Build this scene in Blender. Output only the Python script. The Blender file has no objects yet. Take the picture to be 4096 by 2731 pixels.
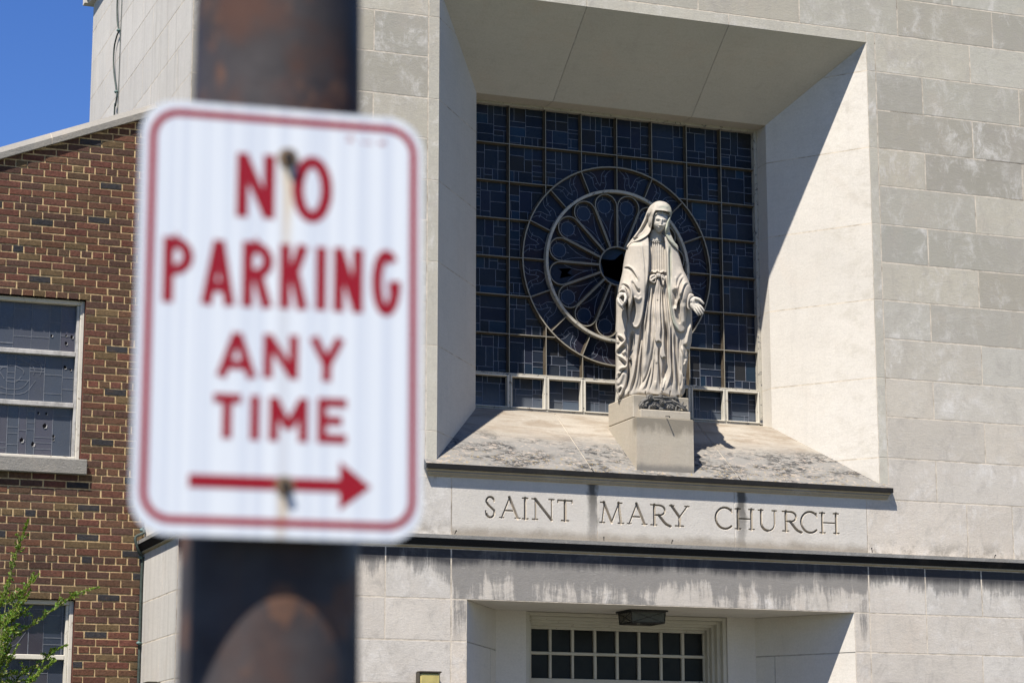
import bpy, bmesh, math, random
import numpy as np
from mathutils import Vector, Matrix
random.seed(7)
R = math.radians
SC = bpy.context.scene

# ------------------------------------------------------------------ camera
EYE = 1.6                      # camera height; facade plane is y = 0, X along the facade, Z up
CAMY = -19.35
cd = bpy.data.cameras.new('camera'); cam = bpy.data.objects.new('camera', cd)
SC.collection.objects.link(cam); SC.camera = cam
cam.location = (0, CAMY, EYE)
cam.rotation_euler = (R(90 + 11.4025), 0, R(-20.604))
cd.sensor_width = 36; cd.lens = 82.80
cd.clip_start = 0.05; cd.clip_end = 3000
cd.dof.use_dof = True; cd.dof.focus_distance = 21.5; cd.dof.aperture_fstop = 5.9

# ------------------------------------------------------------------ light
SUN = Vector((1.10, 1.0, -2.57)).normalized()          # direction the light travels
sd = bpy.data.lights.new('sun', 'SUN'); sun = bpy.data.objects.new('sun', sd)
SC.collection.objects.link(sun)
sun.rotation_euler = SUN.to_track_quat('-Z', 'Y').to_euler()
sd.energy = 4.8; sd.angle = R(0.53); sd.color = (1.0, 0.940, 0.865)
W = bpy.data.worlds.new('World'); SC.world = W; W.use_nodes = True
wn = W.node_tree.nodes; wl = W.node_tree.links
bg = wn['Background']; sky = wn.new('ShaderNodeTexSky'); sky.sky_type = 'NISHITA'
sky.sun_disc = False; sky.sun_elevation = math.asin(-SUN.z)
sky.sun_rotation = math.atan2(-SUN.x, -SUN.y)
sky.altitude = 900; sky.air_density = 1.0; sky.dust_density = 0.1; sky.ozone_density = 3.0
hs = wn.new('ShaderNodeHueSaturation'); hs.inputs['Hue'].default_value = 0.517; hs.inputs['Saturation'].default_value = 1.28; hs.inputs['Value'].default_value = 1.35
wl.new(sky.outputs[0], hs.inputs['Color']); wl.new(hs.outputs[0], bg.inputs[0]); bg.inputs[1].default_value = 0.05
SC.view_settings.view_transform = 'Standard'; SC.view_settings.look = 'None'
SC.view_settings.exposure = 1.12; SC.view_settings.gamma = 1

# ------------------------------------------------------------------ material helper
class Mat:
    def __init__(s, name, rough=0.8, spec=0.3):
        s.m = bpy.data.materials.new(name); s.m.use_nodes = True
        s.t = s.m.node_tree; s.b = s.t.nodes['Principled BSDF']
        s.b.inputs['Roughness'].default_value = rough
        s.b.inputs['Specular IOR Level'].default_value = spec
    def put(s, sock, v):
        if v is None: return
        if isinstance(v, bpy.types.NodeSocket): s.t.links.new(v, sock)
        else:
            if isinstance(v, (tuple, list)) and len(v) == 3 and sock.type == 'RGBA': v = (*v, 1)
            sock.default_value = v
    def set(s, **k):
        names = dict(color='Base Color', rough='Roughness', normal='Normal', spec='Specular IOR Level', metal='Metallic',
                     sub='Subsurface Weight', trans='Transmission Weight')
        for a, v in k.items(): s.put(s.b.inputs[names[a]], v)
        return s
    def pos(s): return s.t.nodes.new('ShaderNodeNewGeometry').outputs['Position']
    def attr(s, n='tint'):
        a = s.t.nodes.new('ShaderNodeAttribute'); a.attribute_name = n; return a.outputs['Color']
    def xyz(s, v):
        n = s.t.nodes.new('ShaderNodeSeparateXYZ'); s.put(n.inputs[0], v); return n.outputs
    def mapv(s, v, sc=(1, 1, 1), rot=(0, 0, 0), loc=(0, 0, 0)):
        n = s.t.nodes.new('ShaderNodeMapping'); s.put(n.inputs[0], v)
        n.inputs['Scale'].default_value = sc; n.inputs['Rotation'].default_value = rot; n.inputs['Location'].default_value = loc
        return n.outputs[0]
    def noise(s, v, scale, detail=4, rough=0.55, dist=0):
        n = s.t.nodes.new('ShaderNodeTexNoise'); s.put(n.inputs['Vector'], v)
        n.inputs['Scale'].default_value = scale; n.inputs['Detail'].default_value = detail
        n.inputs['Roughness'].default_value = rough; n.inputs['Distortion'].default_value = dist
        return n.outputs['Fac']
    def math(s, op, a, b=None, c=None, clamp=False):
        n = s.t.nodes.new('ShaderNodeMath'); n.operation = op; n.use_clamp = clamp
        for i, v in enumerate((a, b, c)):
            if v is not None: s.put(n.inputs[i], v)
        return n.outputs[0]
    def step(s, v, a, b, o0=0., o1=1.):
        n = s.t.nodes.new('ShaderNodeMapRange'); n.interpolation_type = 'SMOOTHSTEP'
        s.put(n.inputs[0], v); n.inputs[1].default_value = a; n.inputs[2].default_value = b
        n.inputs[3].default_value = o0; n.inputs[4].default_value = o1
        return n.outputs[0]
    def mix(s, f, a, b, mode='MIX'):
        n = s.t.nodes.new('ShaderNodeMix'); n.data_type = 'RGBA'; n.blend_type = mode
        s.put(n.inputs['Factor'], f); s.put(n.inputs[6], a); s.put(n.inputs[7], b)
        return n.outputs[2]
    def bump(s, h, strength=0.4, dist=0.01, normal=None):
        n = s.t.nodes.new('ShaderNodeBump'); s.put(n.inputs['Height'], h)
        n.inputs['Strength'].default_value = strength; n.inputs['Distance'].default_value = dist
        if normal: s.put(n.inputs['Normal'], normal)
        return n.outputs[0]

def stone(name, base, patch=(0.58, 0.56, 0.52), patch_amt=0.35, grain=0.5, sootz=None, extra=None, tint=True, rough=0.9, bumpd=0.006, warm=0.25):
    M = Mat(name, rough, 0.2); p = M.pos(); at = M.attr()
    # every block carries its own random number in the blue/red balance of its tint: shift the patterns so they do not run across joints
    ax, ay, az = M.xyz(at); off = M.t.nodes.new('ShaderNodeCombineXYZ')
    for k, (q, m_) in enumerate(((ax, 37.0), (ay, 53.0), (az, 71.0))): M.t.links.new(M.math('MULTIPLY', q, m_), off.inputs[k])
    va = M.t.nodes.new('ShaderNodeVectorMath'); va.operation = 'ADD'; M.t.links.new(p, va.inputs[0]); M.t.links.new(off.outputs[0], va.inputs[1]); pb = va.outputs[0]
    big = M.noise(p, 1.3, 4, 0.6, 0.4); ctl = M.noise(pb, 0.9, 3, 0.5)
    fine = M.noise(p, 55, 5, 0.7); lay = M.noise(M.mapv(pb, (2, 2, 16)), 3.0, 5, 0.6)
    c = M.mix(1.0, base, at, 'MULTIPLY') if tint else base
    c = M.mix(M.step(big, 0.35, 0.7, 0, 0.26), c, tuple(x * 0.72 for x in base))
    c = M.mix(M.step(M.noise(pb, 1.6, 6, 0.65, 0.8), 0.50, 0.78, 0, warm), c, (0.47, 0.375, 0.285))
    mid = M.noise(M.mapv(pb, (1, 1, 0.8)), 5.5, 9, 0.78, 0.4)
    c = M.mix(M.math('MULTIPLY', M.step(mid, 0.47, 0.70, 0, patch_amt * 1.1), M.step(ctl, 0.35, 0.65, 0.15, 1)), c, patch)
    c = M.mix(M.step(M.noise(M.mapv(pb, (1, 1, 0.7), (0, 0.5, 0)), 5.5, 8, 0.78, 0.7), 0.48, 0.72, 0, patch_amt * 0.9), c, tuple(x * 0.66 for x in base))
    c = M.mix(M.step(lay, 0.45, 0.8, 0, 0.16), c, tuple(x * 0.6 for x in base))
    c = M.mix(M.step(M.noise(M.mapv(p, (7, 7, 0.4)), 1.2, 5, 0.65), 0.52, 0.75, 0, 0.16), c, tuple(x * 0.55 for x in base))
    c = M.mix(M.step(M.noise(p, 130, 3, 0.6), 0.63, 0.72, 0, 0.35), c, tuple(x * 0.4 for x in base))
    c = M.mix(M.step(fine, 0.3, 0.75, 0.0, 0.24), c, tuple(x * 0.55 for x in base))
    if extra: c = extra(M, p, c)
    h = M.math('ADD', M.math('MULTIPLY', fine, 0.5), M.math('MULTIPLY', M.noise(M.mapv(pb, (1, 1, 2.2)), 22, 6, 0.7, 1.2), 0.9))
    h = M.math('ADD', h, M.math('MULTIPLY', mid, 1.5))
    M.set(color=c, normal=M.bump(h, grain, bumpd))
    return M.m

def flat(name, col, rough=0.6, spec=0.3, var=0.25, scale=8, bump=0.0, metal=0.0, tint=False):
    M = Mat(name, rough, spec); p = M.pos()
    if tint: col = M.mix(1.0, col, M.attr(), 'MULTIPLY')
    n = M.noise(p, scale, 5, 0.65)
    dark = tuple(x * (1 - var * 1.6) for x in col) if not tint else M.mix(1.0, col, (0.6, 0.6, 0.6), 'MULTIPLY')
    c = M.mix(M.step(n, 0.35, 0.75), col, dark)
    M.set(color=c, metal=metal)
    if bump: M.set(normal=M.bump(M.noise(p, scale * 6, 5, 0.7), bump, 0.005))
    return M.m

# --- soot and stain fields that belong to the stones themselves
def facade_stain(M, p, c):
    x, y, z = M.xyz(p)
    wx = M.math('ADD', x, M.math('MULTIPLY', M.noise(p, 3.0, 4, 0.6), 0.10))
    cb = M.t.nodes.new('ShaderNodeCombineXYZ'); M.t.links.new(wx, cb.inputs[0]); M.t.links.new(z, cb.inputs[2])
    d1 = M.noise(M.mapv(cb.outputs[0], (2.3, 1, 0.30)), 1.5, 6, 0.75); d2 = M.noise(M.mapv(cb.outputs[0], (9.0, 1, 0.55)), 1.7, 4, 0.7)
    drip = M.math('ADD', M.math('MULTIPLY', d1, 0.62), M.math('MULTIPLY', d2, 0.38))
    scratch = M.noise(M.mapv(p, (2.5, 1, 26)), 3.0, 5, 0.7, 0.3)
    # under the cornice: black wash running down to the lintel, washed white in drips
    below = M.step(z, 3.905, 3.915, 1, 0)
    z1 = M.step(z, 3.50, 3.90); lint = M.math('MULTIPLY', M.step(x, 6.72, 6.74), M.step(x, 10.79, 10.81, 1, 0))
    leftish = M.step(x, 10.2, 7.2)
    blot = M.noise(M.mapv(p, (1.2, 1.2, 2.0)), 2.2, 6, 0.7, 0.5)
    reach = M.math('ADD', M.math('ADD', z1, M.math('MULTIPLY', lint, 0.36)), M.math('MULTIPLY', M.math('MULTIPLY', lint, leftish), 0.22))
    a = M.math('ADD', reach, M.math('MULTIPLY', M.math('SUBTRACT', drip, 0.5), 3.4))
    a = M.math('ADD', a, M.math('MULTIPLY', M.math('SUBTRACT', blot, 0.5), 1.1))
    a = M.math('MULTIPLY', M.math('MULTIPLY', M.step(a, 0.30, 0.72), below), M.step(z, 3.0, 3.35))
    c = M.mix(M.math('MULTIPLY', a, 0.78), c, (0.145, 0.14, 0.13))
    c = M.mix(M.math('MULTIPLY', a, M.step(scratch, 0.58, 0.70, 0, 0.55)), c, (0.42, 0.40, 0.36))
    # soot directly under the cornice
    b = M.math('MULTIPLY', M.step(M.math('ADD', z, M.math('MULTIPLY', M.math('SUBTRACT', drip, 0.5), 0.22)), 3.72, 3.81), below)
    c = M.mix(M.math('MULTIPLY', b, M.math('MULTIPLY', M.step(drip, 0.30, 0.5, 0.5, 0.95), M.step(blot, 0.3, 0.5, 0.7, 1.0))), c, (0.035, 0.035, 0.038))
    # grime on the course above the cornice
    g = M.math('MULTIPLY', M.step(z, 4.20, 4.02), M.step(z, 3.99, 4.0))
    c = M.mix(M.math('MULTIPLY', g, M.step(M.noise(p, 6, 5, 0.7), 0.42, 0.62, 0, 0.6)), c, (0.16, 0.145, 0.12))
    return c
def panel_stain(M, p, c):
    x, y, z = M.xyz(p)
    for cx in (8.045, 9.52):
        wob = M.math('ADD', x, M.math('MULTIPLY', M.math('SUBTRACT', M.noise(M.mapv(p, (3, 1, 2)), 4, 4), 0.5), 0.10))
        d = M.math('ABSOLUTE', M.math('SUBTRACT', wob, cx))
        k = M.math('MULTIPLY', M.step(d, 0.065, 0.02), M.step(z, 4.02, 4.5, 0.42, 0.95))
        c = M.mix(k, c, (0.075, 0.07, 0.06))
    g = M.step(M.math('ADD', z, M.math('MULTIPLY', M.noise(M.mapv(p, (1, 1, 1)), 5, 5, 0.7), -0.12)), 4.06, 3.96)
    c = M.mix(M.math('MULTIPLY', g, 0.75), c, (0.17, 0.145, 0.11))
    return c
def sill_stain(M, p, c):
    x, y, z = M.xyz(p)
    bl = M.noise(M.mapv(p, (0.8, 1.9, 1.9)), 13, 8, 0.8, 0.6); big = M.noise(p, 1.2, 4, 0.6)
    low = M.step(M.math('ADD', y, M.math('MULTIPLY', big, 0.4)), 0.80, 0.50)
    tan = M.math('MULTIPLY', M.step(M.noise(M.mapv(p, (0.9, 4, 4)), 2.2, 6, 0.7, 0.5), 0.42, 0.66, 0, 0.85), 1.0)
    c = M.mix(M.math('MULTIPLY', tan, 0.8), c, (0.165, 0.125, 0.085))
    c = M.mix(M.math('MULTIPLY', low, 0.9), c, (0.165, 0.160, 0.148))
    k = M.math('MULTIPLY', low, M.math('MULTIPLY', M.step(bl, 0.47, 0.53), M.step(M.noise(M.mapv(p, (.7, 1.5, 1.5)), 3.2, 5, 0.6), 0.42, 0.58, 0.05, 1)))
    c = M.mix(M.math('MULTIPLY', k, 0.95), c, (0.028, 0.028, 0.028))
    k2 = M.math('MULTIPLY', low, M.step(M.noise(M.mapv(p, (.8, 1.6, 1.6)), 17, 6, 0.75, 0.8), 0.54, 0.60))
    c = M.mix(M.math('MULTIPLY', k2, 0.8), c, (0.29, 0.245, 0.20))
    k3 = M.math('MULTIPLY', M.step(y, 0.30, 0.0), M.step(M.noise(p, 30, 4, 0.7), 0.56, 0.66))
    c = M.mix(M.math('MULTIPLY', k3, 0.6), c, (0.24, 0.17, 0.05))
    return c
def plinth_stain(M, p, c):
    x, y, z = M.xyz(p)
    front = M.step(y, 0.12, 0.05)
    nz = M.math('ADD', z, M.math('MULTIPLY', M.math('SUBTRACT', M.noise(M.mapv(p, (1, 1, .6)), 5, 5, 0.7, 0.7), 0.5), 0.34))
    low_ = M.math('MULTIPLY', M.step(nz, 4.98, 5.10), M.step(z, 5.163, 5.165, 1, 0))
    up_ = M.math('MULTIPLY', M.step(nz, 5.22, 5.34), M.step(z, 5.163, 5.165))
    top = M.math('MULTIPLY', M.math('ADD', low_, up_), front)
    c = M.mix(M.math('MULTIPLY', top, 0.85), c, (0.17, 0.15, 0.115))
    bot = M.math('MULTIPLY', M.step(M.math('ADD', z, M.math('MULTIPLY', M.noise(p, 7, 5, 0.7), 0.08)), 4.80, 4.73), M.step(y, 0.02, 0.0))
    c = M.mix(M.math('MULTIPLY', bot, 0.75), c, (0.12, 0.115, 0.105))
    return c
def sidestreak(M, p, c):
    s = M.noise(M.mapv(p, (6, 6, 0.35)), 1.5, 6, 0.7)
    return M.mix(M.step(s, 0.48, 0.72, 0, 0.34), c, (0.22, 0.20, 0.17))
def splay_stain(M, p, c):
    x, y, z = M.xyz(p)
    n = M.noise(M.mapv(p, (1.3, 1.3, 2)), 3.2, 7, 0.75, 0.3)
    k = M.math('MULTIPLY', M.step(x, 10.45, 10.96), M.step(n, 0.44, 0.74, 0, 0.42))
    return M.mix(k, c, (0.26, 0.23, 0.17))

M_FAC = stone('weathered limestone blocks', (0.47, 0.435, 0.38), extra=facade_stain, grain=0.38, patch_amt=0.75, patch=(0.60, 0.575, 0.53))
M_SIDE = stone('streaked limestone', (0.50, 0.475, 0.435), extra=sidestreak, grain=0.2, patch_amt=0.2)
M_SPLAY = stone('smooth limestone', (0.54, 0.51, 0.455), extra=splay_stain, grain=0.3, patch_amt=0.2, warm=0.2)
M_SOFFIT = stone('warm brown soffit limestone', (0.47, 0.435, 0.365), grain=0.3, patch_amt=0.08, warm=0.5)  # base colour darker and browner than the splay stones
M_PANEL = stone('inscribed limestone', (0.505, 0.475, 0.42), extra=panel_stain, grain=0.4, patch_amt=0.3)
M_SILL = stone('lichened limestone', (0.295, 0.265, 0.218), extra=sill_stain, grain=0.4, patch=(0.40, 0.37, 0.32), patch_amt=0.3, warm=0.15)
M_PLINTH = stone('pedestal limestone', (0.40, 0.355, 0.28), extra=plinth_stain, grain=0.28, patch_amt=0.15, warm=0.4)
M_MOULD = stone('stained moulding limestone', (0.33, 0.28, 0.19), grain=0.4, patch_amt=0.2, tint=False)
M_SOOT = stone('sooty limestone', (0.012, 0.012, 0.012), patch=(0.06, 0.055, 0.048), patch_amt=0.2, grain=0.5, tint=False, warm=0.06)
M_FILLET = stone('grey limestone', (0.20, 0.195, 0.18), grain=0.6, patch_amt=0.3, tint=False, warm=0.1)
M_JOINT = flat('lime mortar', (0.55, 0.485, 0.39), 0.95, 0.1, 0.32, 9, 0.5)
M_DARKJOINT = flat('grey coping joint', (0.36, 0.34, 0.30), 0.95, 0.1, 0.2, 14, 0.3)
M_COPING = stone('grey coping limestone', (0.21, 0.20, 0.18), grain=0.9, patch=(0.36, 0.31, 0.24), patch_amt=0.3, tint=False)
M_ROSE = stone('dark rose carving stone', (0.135, 0.128, 0.115), patch=(0.22, 0.21, 0.19), patch_amt=0.3, grain=0.4, tint=False, warm=0.05)
def statue_weather(M, p, c):
    n = M.noise(p, 6, 5, 0.65, 0.5)
    c = M.mix(M.step(n, 0.46, 0.70, 0, 0.55), c, (0.23, 0.22, 0.20))
    st = M.noise(M.mapv(p, (14, 14, 0.7)), 1.3, 5, 0.7)
    return M.mix(M.step(st, 0.52, 0.70, 0, 0.38), c, (0.22, 0.185, 0.14))
M_STATUE = stone('statue limestone', (0.39, 0.352, 0.295), extra=statue_weather, grain=0.25, patch_amt=0.1, bumpd=0.004, warm=0.35)
M_FACE = stone('statue grey limestone', (0.43, 0.40, 0.345), grain=0.15, patch_amt=0.1, bumpd=0.003, warm=0.1)
M_DARK = flat('dark interior', (0.006, 0.006, 0.007), 0.9, 0.0, 0.1)
M_CRACK = flat('open joint', (0.06, 0.055, 0.045), 0.95, 0.05, 0.2)
M_ROOF = flat('roof felt', (0.10, 0.10, 0.10), 0.9, 0.1)

def brick_mat():
    M = Mat('rough faced brick', 0.9, 0.15); p = M.pos()
    c = M.mix(1.0, (1, 1, 1), M.attr(), 'MULTIPLY')
    n = M.noise(p, 40, 6, 0.75); g = M.noise(M.mapv(p, (1, 1, 3)), 75, 4, 0.7)
    c = M.mix(M.step(n, 0.38, 0.66, 0, 0.75), c, M.mix(1.0, c, (0.45, 0.44, 0.46), 'MULTIPLY'))
    c = M.mix(M.step(M.noise(M.mapv(p, (1, 1, 2.5)), 11, 5, 0.7), 0.5, 0.72, 0, 0.5), c, (0.085, 0.055, 0.038))
    c = M.mix(M.step(M.noise(p, 1.1, 4, 0.6), 0.45, 0.7, 0, 0.35), c, M.mix(1.0, c, (0.62, 0.60, 0.60), 'MULTIPLY'))
    c = M.mix(M.step(g, 0.58, 0.75, 0, 0.35), c, M.mix(1.0, c, (1.8, 1.7, 1.6), 'MULTIPLY'))
    M.set(color=c, normal=M.bump(M.math('ADD', n, g), 0.9, 0.006)); return M.m
M_BRICK = brick_mat()
M_BMORTAR = flat('tan brick mortar', (0.48, 0.352, 0.19), 0.95, 0.1, 0.35, 30, 0.6)

def glass_mat(name='leaded stained glass', spec=0.12):
    M = Mat(name, 0.25, spec); p = M.pos()
    c = M.attr()
    dust = M.noise(M.mapv(p, (1, 1, 1)), 1.6, 4, 0.6)
    c = M.mix(M.step(dust, 0.3, 0.8, 0.04, 0.15), c, (0.13, 0.135, 0.15))
    sp = M.noise(p, 160, 2, 0.5)
    c = M.mix(M.step(sp, 0.76, 0.80, 0, 0.5), c, (0.5, 0.5, 0.5))
    x, y, z = M.xyz(p)
    low = M.math('MULTIPLY', M.step(z, 5.64, 5.38, 0, 0.42), M.step(x, 6.9, 7.0))      # dust lying in the bottom lights
    c = M.mix(low, c, (0.17, 0.19, 0.215))
    M.set(color=c, rough=M.step(M.noise(p, 5, 3), 0.3, 0.7, 0.18, 0.35),
          normal=M.bump(M.noise(p, 9, 3, 0.5), 0.08, 0.01)); return M.m
M_GLASS = glass_mat(); M_GLASS2 = glass_mat('milky storm glazing', 0.45)
M_LEAD = flat('grey lead came', (0.150, 0.165, 0.20), 0.6, 0.4, 0.25, 20)
M_LEADHI = flat('lead came behind milky glazing', (0.115, 0.125, 0.145), 0.6, 0.4, 0.25, 20)
M_BAR = flat('brown painted steel bar', (0.092, 0.072, 0.048), 0.6, 0.3, 0.3, 14)
def peeling(name, col, under, amt):
    M = Mat(name, 0.6, 0.3); p = M.pos()
    n = M.noise(p, 22, 7, 0.8, 0.6)
    c = M.mix(M.step(M.noise(p, 6, 4), 0.4, 0.7, 0, 0.35), col, tuple(x * 0.72 for x in col))
    c = M.mix(M.step(n, amt, amt + 0.025), c, under)
    M.set(color=c, normal=M.bump(M.step(n, amt, amt + 0.025, 1, 0), 0.5, 0.003)); return M.m
M_EDGE = peeling('worn cream bar edge', (0.25, 0.228, 0.18), (0.16, 0.13, 0.10), 0.60)
M_PEEL = peeling('peeling cream paint', (0.38, 0.355, 0.295), (0.045, 0.05, 0.065), 0.57)
M_WHITE = peeling('peeling white paint', (0.50, 0.47, 0.40), (0.20, 0.16, 0.11), 0.60)
M_DOORW = peeling('cracked cream door paint', (0.42, 0.395, 0.325), (0.07, 0.06, 0.05), 0.63)
M_BLACKGL = flat('dark pane', (0.015, 0.016, 0.014), 0.3, 0.12, 0.3, 5)
M_DOOR = flat('dark red door paint', (0.12, 0.02, 0.02), 0.5, 0.4)
M_ALU = flat('dull grey window bar', (0.40, 0.385, 0.36), 0.5, 0.4, 0.3, 10)

def pole_mat():
    M = Mat('rusting dark painted steel', 0.6, 0.2); p = M.pos()
    x, y, z = M.xyz(p); n = M.noise(p, 6.5, 5, 0.6, 0.4); fl = M.noise(p, 48, 6, 0.75, 0.8)
    c = M.mix(M.step(M.noise(p, 14, 5, 0.6), 0.35, 0.7), (0.034, 0.030, 0.031), (0.050, 0.045, 0.046))
    band = M.math('ADD', n, M.step(M.math('ABSOLUTE', M.math('SUBTRACT', z, 2.36)), 0.06, 0.0, 0, 0.16))
    c = M.mix(M.math('MULTIPLY', M.step(z, 1.96, 2.12, 0.4, 1), M.step(band, 0.50, 0.64, 0, 0.8)), c, (0.070, 0.034, 0.024))
    c = M.mix(M.math('MULTIPLY', M.step(band, 0.58, 0.70, 0, 0.3), M.step(fl, 0.3, 0.6, 0.6, 1)), c, (0.070, 0.034, 0.024))
    r = M.noise(M.mapv(p, (1, 1, .7), (0, 0, 0), (0.3, 0.1, 0.37)), 15, 4, 0.6)
    c = M.mix(M.math('MULTIPLY', M.step(r, 0.55, 0.63, 0, 0.85), M.step(fl, 0.35, 0.55, 0.55, 1)), c, (0.112, 0.058, 0.036))
    run = M.noise(M.mapv(p, (30, 30, 1.2)), 1.0, 4, 0.6)
    c = M.mix(M.step(run, 0.6, 0.75, 0, 0.4), c, (0.085, 0.045, 0.028))
    M.set(color=c, rough=M.step(n, 0.4, 0.6, 0.55, 0.85), normal=M.bump(fl, 0.5, 0.002)); return M.m
M_POLE = pole_mat()
def sign_mat():
    M = Mat('white reflective sheeting', 0.35, 0.4); p = M.pos()
    w = M.noise(M.mapv(p, (60, 0, 0.4)), 1.2, 2, 0.5)
    c = M.mix(M.step(w, 0.40, 0.60), (0.55, 0.58, 0.605), (0.465, 0.50, 0.55))
    # rust streak under the bolts
    x, y, z = M.xyz(p)
    wob = M.math('ADD', x, M.math('MULTIPLY', M.math('SUBTRACT', M.noise(p, 14, 3), 0.5), 0.012))
    d = M.math('ABSOLUTE', M.math('SUBTRACT', wob, 0.632))
    wide = M.step(d, 0.009, 0.001)
    k = M.math('MULTIPLY', wide, M.math('MULTIPLY', M.step(z, 2.13, 2.285, 0.10, 0.7), M.step(z, 2.296, 2.286)))
    c = M.mix(k, c, (0.50, 0.37, 0.18))
    k = M.math('MULTIPLY', wide, M.math('MULTIPLY', M.step(z, 1.87, 1.935, 0.25, 0.8), M.step(z, 1.945, 1.935)))
    c = M.mix(k, c, (0.42, 0.31, 0.16))
    M.set(color=c); return M.m
M_SIGN = sign_mat()
M_SIGNRED = flat('red sign ink', (0.225, 0.001, 0.0065), 0.4, 0.4, 0.08, 6)
M_BOLT = flat('rusty bolt steel', (0.05, 0.04, 0.035), 0.5, 0.5, 0.3, 60, 0.2, 0.6)
M_WASHER = flat('rusty tan washer', (0.22, 0.15, 0.09), 0.6, 0.3, 0.3, 60)
M_CABLE = flat('weathered copper cable', (0.045, 0.06, 0.052), 0.7, 0.3, 0.3, 40)
M_CLAMP = flat('verdigris clamp', (0.10, 0.16, 0.15), 0.7, 0.3, 0.3, 40)
M_IRON = flat('black iron', (0.012, 0.011, 0.010), 0.6, 0.4, 0.2)
M_LAMPGL = flat('smoked lantern glass', (0.045, 0.042, 0.038), 0.25, 0.5, 0.2)
M_YELLOW = flat('yellowed lamp lens', (0.42, 0.35, 0.12), 0.35, 0.5, 0.15, 12)
M_BRONZE = flat('bronze lamp housing', (0.05, 0.042, 0.03), 0.5, 0.4, 0.2)
def leaf_mat():
    M = Mat('fresh green leaf', 0.5, 0.4)
    c = M.mix(1.0, (1, 1, 1), M.attr(), 'MULTIPLY'); M.set(color=c)
    tr = M.t.nodes.new('ShaderNodeBsdfTranslucent'); M.put(tr.inputs[0], c)
    mx = M.t.nodes.new('ShaderNodeMixShader'); mx.inputs[0].default_value = 0.35
    M.t.links.new(M.b.outputs[0], mx.inputs[1]); M.t.links.new(tr.outputs[0], mx.inputs[2])
    M.t.links.new(mx.outputs[0], M.t.nodes['Material Output'].inputs[0]); return M.m
M_LEAF = leaf_mat()
M_STEM = flat('shrub stem bark', (0.16, 0.15, 0.08), 0.8, 0.2, 0.3, 30)
M_ASPH = flat('asphalt', (0.05, 0.05, 0.052), 0.95, 0.2, 0.3, 6, 0.5)
M_CONC = flat('grey concrete paving', (0.17, 0.16, 0.14), 0.95, 0.2, 0.15, 3, 0.4)
M_GRASS = flat('mown grass', (0.05, 0.07, 0.025), 0.95, 0.1, 0.3, 9, 0.8)
M_LINE = flat('worn white road paint', (0.6, 0.6, 0.57), 0.8, 0.2, 0.2, 9)

# ------------------------------------------------------------------ mesh helper
ORG = {}
def label(o, lab, cat, group=None, kind=None):
    if lab: o['label'] = lab
    if cat: o['category'] = cat
    if group: o['group'] = group
    if kind: o['kind'] = kind
    return o
def thing(name, loc, lab, cat, group=None):
    o = bpy.data.objects.new(name, None); SC.collection.objects.link(o); o.location = loc
    o.empty_display_size = 0.1
    ORG[o.name] = Vector(loc); return label(o, lab, cat, group)

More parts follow.
